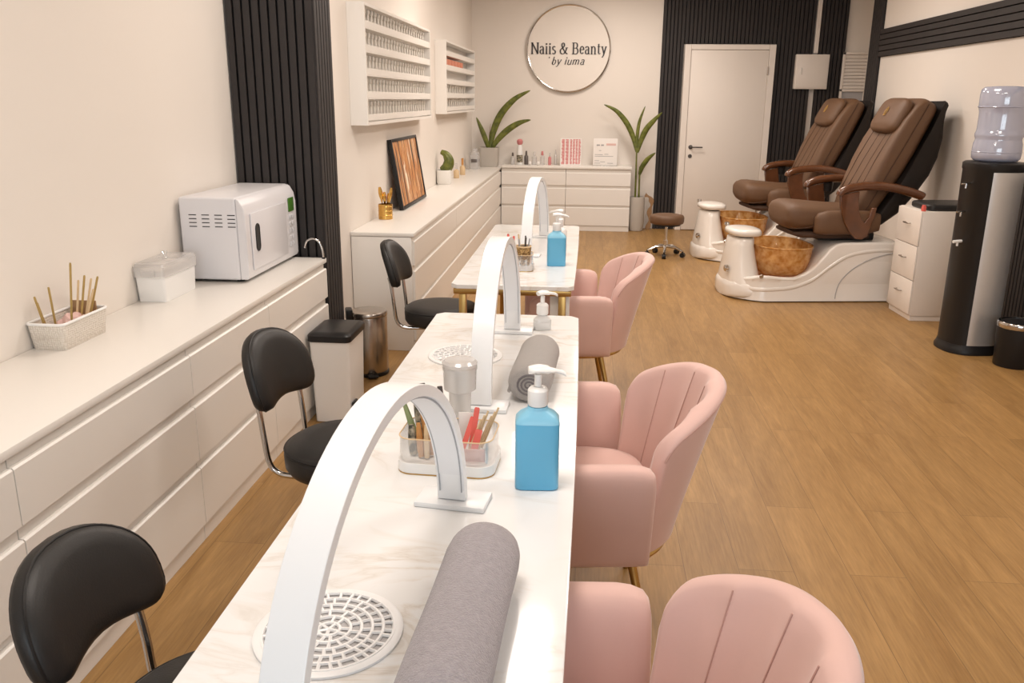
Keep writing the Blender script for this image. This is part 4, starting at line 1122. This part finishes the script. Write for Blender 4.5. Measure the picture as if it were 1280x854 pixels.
# tall plant right of the chest
PX, PY = .625, 10.93
t = thing('potted_plant', 'tall slim plant with arching leaves in a pale floor pot by the chest', 'plant', (PX, PY, 0))
obj('pot', lathe([(.075, .001), (.082, .006), (.098, .10), (.098, .40), (.095, .43), (.088, .43), (.085, .40), (.01, .40)], n=36), 'pot_grey', t)
obj('soil', lathe([(.082, .401), (.05, .408), (.01, .41)], n=24), 'soil', t)
P0 = (PX, PY, 0)
for x0, x1, z1 in ((.600, .592, 1.0), (.645, .640, .80)):
    bm = B(); add_tube(bm, [rel((x0, PY, .40)), rel(((x0+x1)/2, PY, (z1+.4)/2)), rel((x1, PY, z1))], .011, 8, rfun=lambda f: .013-.004*f); obj('stem', bm, 'leaf', t)
for ctrl, w in (([(.592, PY, .98), (.54, PY, 1.16), (.45, PY-.01, 1.33), (.32, PY-.02, 1.47), (.165, PY-.03, 1.545)], .032),
                ([(.595, PY, .98), (.59, PY, 1.16), (.61, PY-.01, 1.35), (.67, PY-.02, 1.53)], .020),
                ([(.60, PY, .97), (.64, PY, 1.12), (.70, PY-.02, 1.26), (.79, PY-.04, 1.37), (.875, PY-.06, 1.46)], .034),
                ([(.640, PY, .70), (.67, PY-.01, .80), (.735, PY-.03, .90), (.82, PY-.05, .975)], .030)):
    obj('leaf', leaf_mesh(B(), [rel(p) for p in ctrl], w), 'leaf', t, angle=80)
bm = B(); path = spline([(0, 0, .0), (.028, 0, .10), (.02, 0, .22), (.045, 0, .32), (.02, 0, .40), (-.045, 0, .435)], 8)
rg = []
for i, p in enumerate(path):
    tt = (path[min(i+1, len(path)-1)]-path[max(i-1, 0)]).normalized(); nn = Vector((0, 1, 0)).cross(tt)
    w = .022+.010*math.sin(i*.5)
    rg.append([p+nn*w+Vector((0, .006, 0)), p-nn*w+Vector((0, .006, 0)), p-nn*w-Vector((0, .006, 0)), p+nn*w-Vector((0, .006, 0))])
skin(bm, [ring(bm, q) for q in rg]); o = obj('bentwood_piece', bm, 'tan_wood', loc=(.775, 11.05, .004)); tag(o, 'curved brown wooden piece standing behind the pale floor pot', 'wooden piece')

# ------------------------------------------------------------------ brown pedicure stool
t = thing('pedicure_stool', 'round brown padded stool on a chrome star base before the dark slats', 'stool', (.845, 9.13, 0))
obj('seat', lathe([(.15, .345), (.172, .352), (.180, .375), (.180, .415), (.170, .435), (.13, .444), (.01, .448)], n=44), 'brown_leather', t, angle=60)
obj('seat_plate', lathe([(.10, .325), (.145, .330), (.145, .344)], n=32), 'black_plastic', t)
obj('gas_column', lathe([(.024, .115), (.024, .17), (.014, .172), (.014, .324)], n=20), 'chrome', t)
bm = B(); 
for k in range(5):
    a = 2*PI*k/5-.45; c_, s_ = math.cos(a), math.sin(a)
    add_tube(bm, [(.015*c_, .015*s_, .105), (.11*c_, .11*s_, .10), (.195*c_, .195*s_, .062)], .014, 8, rfun=lambda f: .017-.005*f)
obj('star_base', bm, 'chrome', t)
for k in range(5):
    a = 2*PI*k/5-.45; c_, s_ = math.cos(a), math.sin(a); cb = B()
    add_tube(cb, [(.195*c_-.020*s_, .195*s_+.020*c_, .027), (.195*c_+.020*s_, .195*s_-.020*c_, .027)], .026, 14); add_tube(cb, [(.195*c_, .195*s_, .03), (.195*c_, .195*s_, .064)], .008, 8)
    obj('caster', cb, 'black_plastic', t)

# ------------------------------------------------------------------ pedicure massage chairs (facing -x). local origin: floor, x=0 at base front tip, y=0 centre
def spa(loc, rot, label):
    t = thing('pedicure_chair', label, 'massage chair', loc, rot, 'brown pedicure massage chairs')
    HW = .385
    # base: sections along x, each a closed outline in (y,z)
    def sec(x, w, zt, zb=.002, p=4):
        pts = []
        n = 32
        for k in range(n):
            a = 2*PI*k/n; cs, sn = math.cos(a), math.sin(a)
            yy = w*math.copysign(abs(cs)**(2/p), cs); zz = math.copysign(abs(sn)**(2/p), sn)
            zc = (zt+zb)/2; z = zc+zz*(zt-zb)/2
            flare = 1+.10*max(0, 1-(z/.16))**1.5
            pts.append((x, yy*flare, z))
        return pts
    prof = [(0.0, .10, .10), (.015, .19, .14), (.05, .25, .16), (.11, .29, .165), (.18, .31, .165), (.26, .325, .165), (.40, .335, .165), (.55, .345, .19), (.66, .35, .25), (.74, .352, .34), (.80, .353, .43), (.86, .354, .475), (.93, .355, .49), (1.10, .355, .492), (1.30, .355, .495), (1.40, .35, .49), (1.43, .33, .46)]
    obj('base', loft([sec(*q) for q in prof]), 'acrylic_white', t, angle=60)
    # side walls whose upper edge follows the basin, with a raised swoosh line
    for sg in (-1, 1):
        path = spline([(.05, 0, .17), (.10, 0, .185), (.16, 0, .20), (.22, 0, .215), (.28, 0, .218), (.35, 0, .212), (.43, 0, .205), (.52, 0, .207), (.60, 0, .238), (.67, 0, .29), (.74, 0, .37), (.80, 0, .445), (.87, 0, .487), (1.0, 0, .495), (1.2, 0, .497), (1.40, 0, .492)], 5)
        rg = []
        for p in path:
            f = min(1, max(0, (p.x-.05)/.25)); yo = .20+.152*math.sin(f*PI/2)
            fl = lambda z: yo*(1+.09*max(0, 1-z/.16)**1.5)
            zt = p.z; col = [(fl(.01), .01), (fl(.05), .05), (fl(.10), .10), (fl(.16), .16)]
            if zt > .20: col += [(yo, .16+(zt-.16)*.5)]
            col += [(yo+.004, zt-.02), (yo, zt-.006), (yo-.012, zt), (yo-.045, zt-.004), (yo-.05, zt-.03), (yo-.05, .01)]
            while len(col) < 11: col.insert(4, (yo, .18))
            rg.append([(p.x, sg*y_, z_) for y_, z_ in col])
        obj('side_wall', loft(rg), 'acrylic_white', t, angle=50)
        path = spline([(.14, 0, .105), (.20, 0, .10), (.34, 0, .105), (.50, 0, .12), (.66, 0, .18), (.80, 0, .29), (.95, 0, .385), (1.15, 0, .425), (1.38, 0, .43)], 6)
        rg = []
        for p in path:
            f = min(1, max(0, (p.x-.05)/.25)); yo = .20+.152*math.sin(f*PI/2); yo *= (1+.09*max(0, 1-p.z/.16)**1.5)
            rg.append([(p.x, sg*(yo-.002+.011*math.cos(a)), p.z+.018*math.sin(a)) for a in [2*PI*k/10 for k in range(10)]])
        obj('side_swoosh', loft(rg), 'acrylic_white', t)
    # front tower
    def ov(cx, a, b, z, p=2.6): return [(cx+x, y, z) for x, y in sup(a, b, p, 32)]
    rg = [ov(.165, .155, .30, .10), ov(.155, .140, .262, .19), ov(.148, .118, .215, .32), ov(.145, .10, .185, .43), ov(.15, .095, .175, .485), ov(.155, .085, .16, .498)]
    obj('front_tower', loft(rg), 'acrylic_white', t, angle=60)
    rg = [ov(.17, .115, .18, .512, 2.8), ov(.17, .130, .195, .520, 2.8), ov(.165, .135, .20, .545, 2.8), ov(.165, .125, .19, .563, 2.6), ov(.165, .09, .15, .570, 2.4), ov(.165, .02, .03, .572, 2.2)]
    obj('footrest', loft(rg), 'acrylic_white', t, angle=60)
    obj('footrest_neck', loft([ov(.165, .07, .14, z) for z in (.497, .513)]), 'black_plastic', t)
    obj('nozzle', lathe([(.014, 0), (.016, .006), (.016, .05), (.022, .055), (.022, .075), (.01, .08)], c=(.10, .25, .50), n=16), 'chrome', t)
    bm = lathe([(.016, 0), (.018, .004), (.010, .012)], n=16); bmesh.ops.transform(bm, matrix=Matrix.Translation((.235, -.352, .215)) @ Matrix.Rotation(R(90), 4, 'X'), verts=bm.verts)
    obj('side_knob', bm, 'steel', t)
    bm = lathe([(.03, 0), (.03, .02), (.02, .03)], n=16); bmesh.ops.transform(bm, matrix=Matrix.Translation((.02, -.12, .24)) @ Matrix.Rotation(R(-90), 4, 'Y'), verts=bm.verts)
    obj('front_tap', bm, 'chrome', t)
    # amber basin
    def bw(cx, a, b, z): return [(cx+x, y, z) for x, y in sup(a, b, 2.5, 48)]
    rg = [bw(.485, .10, .18, .185), bw(.485, .175, .26, .20), bw(.485, .215, .315, .25), bw(.485, .238, .342, .33), bw(.485, .250, .358, .435), bw(.485, .244, .350, .435), bw(.485, .228, .332, .33), bw(.485, .20, .30, .26), bw(.485, .10, .14, .21)]
    obj('basin', loft(rg), 'amber', t, angle=60)
    bm = B(); add_tube(bm, [(.485+x, y, .437) for x, y in sup(.248, .355, 2.5, 60)], .007, 8, closed=True); obj('basin_rim', bm, 'amber', t)
    # side panel seam arc
    bm = B(); add_tube(bm, [(.86+.58*(1-math.cos(R(a))), -.374+.018*0, .03+.385*math.sin(R(a))) for a in range(0, 92, 6)], .003, 5)
    for v in bm.verts: v.co.y = -.3585-.030*max(0, 1-v.co.z/.16)+ (v.co.y+.374)
    obj('panel_seam', bm, 'plain_grey', t)
    # dark chair mechanism
    obj('mechanism', box((.74, -.20, .485), (1.22, .20, .56), .02), 'black_plastic', t)
    # seat cushions
    def csec(x, w, z0, z1, p=3.2, yc=0):
        pts = []
        for k in range(36):
            a = 2*PI*k/36; cs, sn = math.cos(a), math.sin(a)
            pts.append((x, yc+w*math.copysign(abs(cs)**(2/p), cs), (z0+z1)/2+(z1-z0)/2*math.copysign(abs(sn)**(2/p), sn)))
        return pts
    q = [(.435, .17, .66, .74), (.445, .215, .63, .77), (.465, .245, .60, .79), (.505, .26, .575, .805), (.56, .268, .565, .805), (.72, .27, .57, .79), (.90, .27, .575, .775), (1.10, .265, .58, .77), (1.18, .25, .60, .76)]
    obj('seat_cushion', loft([csec(x, w, a, b) for x, w, a, b in q]), 'brown_leather', t, angle=70)
    bm = B(); add_tube(bm, spline([(.47, -.262, .60), (.55, -.272, .60), (.66, -.274, .62), (.80, -.275, .71), (1.0, -.27, .755)], 6), .004, 6); obj('seat_seam', bm, 'brown_seam', t)
    # side bolsters beside the thigh
    for sg in (-1, 1):
        q = [(.66, .02, .57, .69), (.69, .045, .555, .725), (.76, .055, .55, .745), (.95, .058, .55, .75), (1.12, .055, .56, .745), (1.2, .03, .58, .72)]
        obj('side_bolster', loft([csec(x, w, a, b, 2.8, sg*.285) for x, w, a, b in q]), 'brown_leather', t, angle=70)
    obj('seat_underside', loft([csec(x, w, a, b, 4) for x, w, a, b in ((.52, .2, .53, .565), (.60, .24, .505, .575), (.9, .25, .50, .575), (1.15, .25, .50, .57))]), 'brown_seam', t)
    # backrest: sections stacked along a reclined spine; each section in plane normal to the spine
    def bsec(cx, cz, ang, w, t0, t1, p=3.0, wing=0):
        """ang: recline from vertical; t0 = toward the front (-n), t1 = toward the rear"""
        nx, nz = -math.cos(ang), math.sin(ang)
        pts = []
        for k in range(40):
            a = 2*PI*k/40; cs, sn = math.cos(a), math.sin(a)
            yy = w*math.copysign(abs(cs)**(2/p), cs); d = math.copysign(abs(sn)**(2/p), sn)
            d = d*t0 if d > 0 else d*t1
            if d > 0 and wing: d += wing*(abs(yy)/w)**2.2
            pts.append((cx+nx*d, yy, cz+nz*d))
        return pts
    A = R(27)
    q = [(1.06, .66, .20, .07, .08, 0), (1.08, .72, .25, .085, .11, 0), (1.12, .82, .275, .09, .13, .01), (1.18, .95, .282, .09, .15, .03), (1.25, 1.10, .288, .088, .165, .05), (1.33, 1.26, .290, .085, .165, .06),
         (1.41, 1.42, .283, .08, .155, .055), (1.47, 1.53, .273, .07, .145, .04), (1.505, 1.59, .255, .055, .135, .015), (1.52, 1.615, .225, .035, .12, 0), (1.528, 1.628, .15, .015, .08, 0)]
    for sg in (-1, 1):
        bm = B(); add_tube(bm, spline([(cx-math.cos(A)*-.0, sg*(w+.001), cz) for cx, cz, w, a, b, wg in q[1:9]], 4), .004, 6); obj('side_seam', bm, 'brown_seam', t)
    obj('backrest', loft([bsec(cx, cz, A, w, a, b, 3.0, wg) for cx, cz, w, a, b, wg in q]), 'brown_leather', t, angle=70)
    q = [(1.15, .60, .22, .02, .05), (1.19, .66, .262, .03, .10), (1.25, .78, .290, .02, .17), (1.33, .95, .300, .01, .22), (1.41, 1.12, .302, -.01, .245), (1.47, 1.26, .302, -.03, .235), (1.53, 1.39, .298, -.04, .185), (1.575, 1.50, .292, -.035, .11), (1.60, 1.56, .287, -.03, .085), (1.62, 1.60, .28, -.02, .078), (1.63, 1.618, .25, -.01, .075)]
    obj('back_shell', loft([bsec(cx-.0, cz, A, w, a, b, 3.2) for cx, cz, w, a, b in q]), 'shell_black', t, angle=70)
    # vertical stitch lines on the back
    for yy in (-.165, -.06, .06, .165):
        pts = []
        for cx, cz, a, wg in ((1.10, .80, .09, .01), (1.18, .95, .09, .03), (1.25, 1.10, .088, .05), (1.33, 1.26, .085, .055), (1.37, 1.34, .083, .05)):
            d = a*(1-abs(yy/.268)**3.0)**(1/3.0)+wg*(abs(yy)/.268)**2.2
            pts.append((cx-math.cos(A)*d, yy, cz+math.sin(A)*d))
        bm = B(); add_tube(bm, spline(pts, 4), .0035, 6); obj('back_stitch', bm, 'brown_seam', t)
    # head pillow
    hp = []
    for k, (s, d) in enumerate(((.45, -.005), (.85, .0), (.98, .018), (1.0, .04), (.97, .062), (.85, .080), (.5, .090), (.08, .092))):
        pts = []
        for u, v in sup(.222*s, .150*s, 4.6, 36):
            cx, cz = 1.420+v*math.sin(A)*1.05, 1.452+v*math.cos(A)
            dd = .060+d
            pts.append((cx-math.cos(A)*dd, u, cz+math.sin(A)*dd))
        hp.append(pts)
    h_ = obj('head_pillow', loft(hp), 'brown_leather', t, angle=70)
    # small embroidered mark
    bm = B(); dd = .158
    def hpnt(u, v): return (1.420+v*math.sin(A)*1.05-math.cos(A)*dd, u, 1.452+v*math.cos(A)+math.sin(A)*dd)
    for s_ in ([(-.012, -.03), (-.022, 0), (-.01, .03)], [(.012, -.03), (.022, 0), (.01, .03)], [(0, -.035), (0, .04)], [(-.018, -.035), (.018, -.035)], [(-.012, .01), (.012, .01)]): add_tube(bm, [hpnt(u, v+.01) for u, v in s_], .0028, 5)
    obj('embroidery', bm, 'gold_thread', h_)
    # wooden arms: bowed top rail, broad front support
    for sg in (-1, 1):
        y = sg*.345
        ctrl = [(.815, 0, .875), (.83, 0, .905), (.89, 0, .932), (1.0, 0, .95), (1.13, 0, .952), (1.27, 0, .935), (1.40, 0, .905), (1.49, 0, .875), (1.51, 0, .865)]
        path = spline(ctrl, 6); rg = []
        for i, p in enumerate(path):
            f = i/(len(path)-1); tt = (path[min(i+1, len(path)-1)]-path[max(i-1, 0)]).normalized(); nn = Vector((-tt.z, 0, tt.x))
            ww = .041*(.55+.45*math.sin(PI*min(1, max(0, f*.9+.08)))**.5); hh = .033*(.6+.4*math.sin(PI*min(1, max(0, f*.9+.08)))**.5)+ .008*f
            rg.append([p+Vector((0, y+ww*math.cos(2*PI*k/14), 0))+nn*hh*math.sin(2*PI*k/14) for k in range(14)])
        a_ = obj('armrest', loft(rg), 'wood_arm', t, angle=70)
        # support plate: curved V/teardrop, slightly inboard
        outer = [(.82, .88), (.835, .78), (.87, .67), (.93, .575), (.985, .525), (1.04, .52), (1.08, .55), (1.10, .62), (1.12, .70), (1.135, .78)]
        inner = [(1.10, .78), (1.075, .70), (1.045, .655), (1.02, .68), (.99, .75), (.975, .83), (.975, .91)]
        poly = [(u, v) for u, v in outer]+[(u, v) for u, v in inner]
        bm = B(); a2 = ring(bm, [(u, y-.018, v) for u, v in poly]); b2 = ring(bm, [(u, y+.018, v) for u, v in poly]); skin(bm, [a2, b2])
        obj('arm_support', bm, 'wood_arm', a_, bev=.006)
    obj('cup_holder', lathe([(.03, 0), (.035, .005), (.042, .07), (.045, .075), (.04, .075), (.033, .01)], c=(1.0, .20+.12, .84), n=20, cap1=False), 'black_plastic', t)
    obj('controller', box((.97, .335, .975), (1.06, .375, .99), .004), 'black_plastic', t)
    return t
sp0 = spa((1.165, 7.36, 0), R(8), 'brown leather pedicure massage chair nearer, beside the white drawer unit')
dup(sp0, (1.140, 9.15, 0), R(8), 'brown leather pedicure massage chair farther back, in front of the dark slats')

# ------------------------------------------------------------------ white drawer unit with cushion
t = thing('drawer_unit', 'narrow white three-drawer unit between the near massage chair and water cooler', 'cabinet', (2.455, 6.53, 0), R(3))
obj('body', box((.014, 0, .04), (.38, .42, .83), .003), 'door_white', t)
obj('plinth', box((.02, .006, .001), (.375, .41, .039)), 'door_white', t, smooth=False)
for k in range(3):
    d_ = obj('drawer', box((0, .003, .052+k*.260), (.0135, .417, .052+k*.260+.254), .002), 'door_white', t)
    bm = B(); z = .052+k*.260+.15
    add_tube(bm, [(0, .165, z), (-.022, .17, z), (-.024, .21, z), (-.022, .25, z), (0, .255, z)], .005, 8); obj('drawer_handle', bm, 'steel', d_)
o = obj('seat_pad', loft([[(x*s, y*s, z) for x, y in rrect(.40, .34, .05)] for s, z in ((.95, 0), (1, .01), (1, .035), (.96, .045), (.85, .05))]), 'black_leather', loc=(2.70, 6.74, .831), rotz=R(3)); tag(o, 'black padded cushion lying on the narrow white drawer unit', 'cushion')
t = thing('red_clip', 'small red clip at the front edge of the white drawer unit top', 'clip', (2.475, 6.56, .8305))
obj('clip_body', box((-.012, -.02, 0), (.012, .02, .035), .004), 'file_red', t); obj('clip_top', box((-.01, -.016, .0352), (.01, .016, .045), .003), 'file_red', t)

# ------------------------------------------------------------------ water cooler (taps face -x)
t = thing('water_cooler', 'tall black and silver water cooler at the right wall', 'water cooler', (2.585, 5.80, 0), R(6))
rg = [[(x*s, y*s, z) for x, y in sup(.175, .175, 2.5, 48)] for s, z in ((1.05, .001), (1.06, .02), (1.0, .04), (.97, .06))]
obj('foot_ring', loft(rg), 'black_plastic', t)
rg = [[(x*s, y*s, z) for x, y in sup(.175, .175, 2.6, 48)] for s, z in ((.95, .06), (.95, 1.19), (.98, 1.20), (.98, 1.235), (.90, 1.245))]
obj('body', loft(rg), 'black_plastic', t)
for sg in (-1, 1):
    o_ = sup(.1785, .1785, 2.6, 120); sel = [(x, y) for x, y in o_ if -.095 < x < .13 and y*sg > 0]
    sel.sort(key=lambda q: q[0])
    bm = B(); inn = [(x*.945, y*.945) for x, y in sel]; poly = sel+inn[::-1]
    add_prism(bm, poly, lambda u, v: (u*.975, v*.975, .065), lambda u, v: (u*.975, v*.975, 1.185)); obj('side_panel', bm, 'silver', t, angle=30)
for yy, z, m in ((-.05, 1.11, 'chrome'), (-.04, .93, 'chrome'), (-.05, .74, 'white_plastic')):
    bm = B(); add_tube(bm, [(-.165, yy, z), (-.20, yy-.01, z), (-.225, yy-.012, z-.003)], .010 if m != 'chrome' else .006, 10); add_tube(bm, [(-.195, yy-.01, z), (-.195, yy-.01, z-.03)], .007, 8)
    obj('tap', bm, m, t)
# bottle on top
t = thing('water_bottle', 'large bluish clear water bottle upside down on the cooler', 'bottle', (2.585, 5.80, 1.2455))
prof = [(.06, 0), (.125, .004), (.140, .02), (.143, .05), (.140, .11), (.134, .13), (.133, .14), (.139, .155), (.140, .17), (.134, .185), (.132, .20), (.132, .29), (.134, .31), (.140, .33), (.141, .36), (.141, .41), (.136, .44), (.12, .455), (.06, .46)]
obj('bottle_wall', lathe(prof, n=48), 'bottle', t, angle=60)
for zr in (.335, .06): obj('grip_rib', tube([(.141*math.cos(2*PI*k/48), .141*math.sin(2*PI*k/48), zr) for k in range(48)], .004, 6, closed=True), 'bottle', t)

# ------------------------------------------------------------------ light
def area(name, loc, rot, sx, sy, power, col):
    l = bpy.data.lights.new(name, 'AREA'); l.shape = 'RECTANGLE'; l.size = sx; l.size_y = sy; l.energy = power; l.color = col
    o = bpy.data.objects.new(name, l); COL.objects.link(o); o.location = loc; o.rotation_euler = rot; return o
WARM = (1.0, .905, .825)
for i, (x, y, p) in enumerate(((-.5, 1.4, 27), (1.3, 2.6, 22), (-.5, 4.2, 30), (1.3, 5.4, 28), (-.3, 7.4, 32), (1.4, 8.0, 32), (.3, 9.7, 34))):
    area('ceiling_light', (x, y, ZC-.01), (0, 0, 0), .7, .7, p, WARM)
area('window_daylight', (.6, YN-.2, 1.5), (R(90), 0, 0), 3.4, 2.0, 85, (.82, .91, 1.0))
w = bpy.data.worlds.new('daylight'); scn.world = w; w.use_nodes = True
w.node_tree.nodes['Background'].inputs[0].default_value = (.85, .92, 1, 1); w.node_tree.nodes['Background'].inputs[1].default_value = 1.0

# ------------------------------------------------------------------ camera
F, YAW, PIT, ROLL, H = 1065.21, -.0861, .2779, .0085, 1.6065
cam = bpy.data.cameras.new('camera'); cam.sensor_width = 36; cam.lens = F/1280*36; cam.clip_start = .05
co = bpy.data.objects.new('camera', cam); COL.objects.link(co)
fwd = Vector((math.sin(YAW)*math.cos(PIT), math.cos(YAW)*math.cos(PIT), -math.sin(PIT)))
right = Vector((math.cos(YAW), -math.sin(YAW), 0)); up = right.cross(fwd)
# image rolled clockwise by ROLL
r2 = right*math.cos(ROLL)+up*math.sin(ROLL)*1; u2 = -right*math.sin(ROLL)+up*math.cos(ROLL)
co.matrix_world = Matrix(((r2.x, u2.x, -fwd.x, 0), (r2.y, u2.y, -fwd.y, 0), (r2.z, u2.z, -fwd.z, H), (0, 0, 0, 1)))
scn.camera = co
scn.view_settings.view_transform = 'Standard'; scn.view_settings.look = 'None'; scn.view_settings.gamma = 1; scn.view_settings.use_curve_mapping = False
scn.view_settings.exposure = 0.05
scn.cycles.use_denoising = True
scn.cycles.max_bounces = 10; scn.cycles.transparent_max_bounces = 16
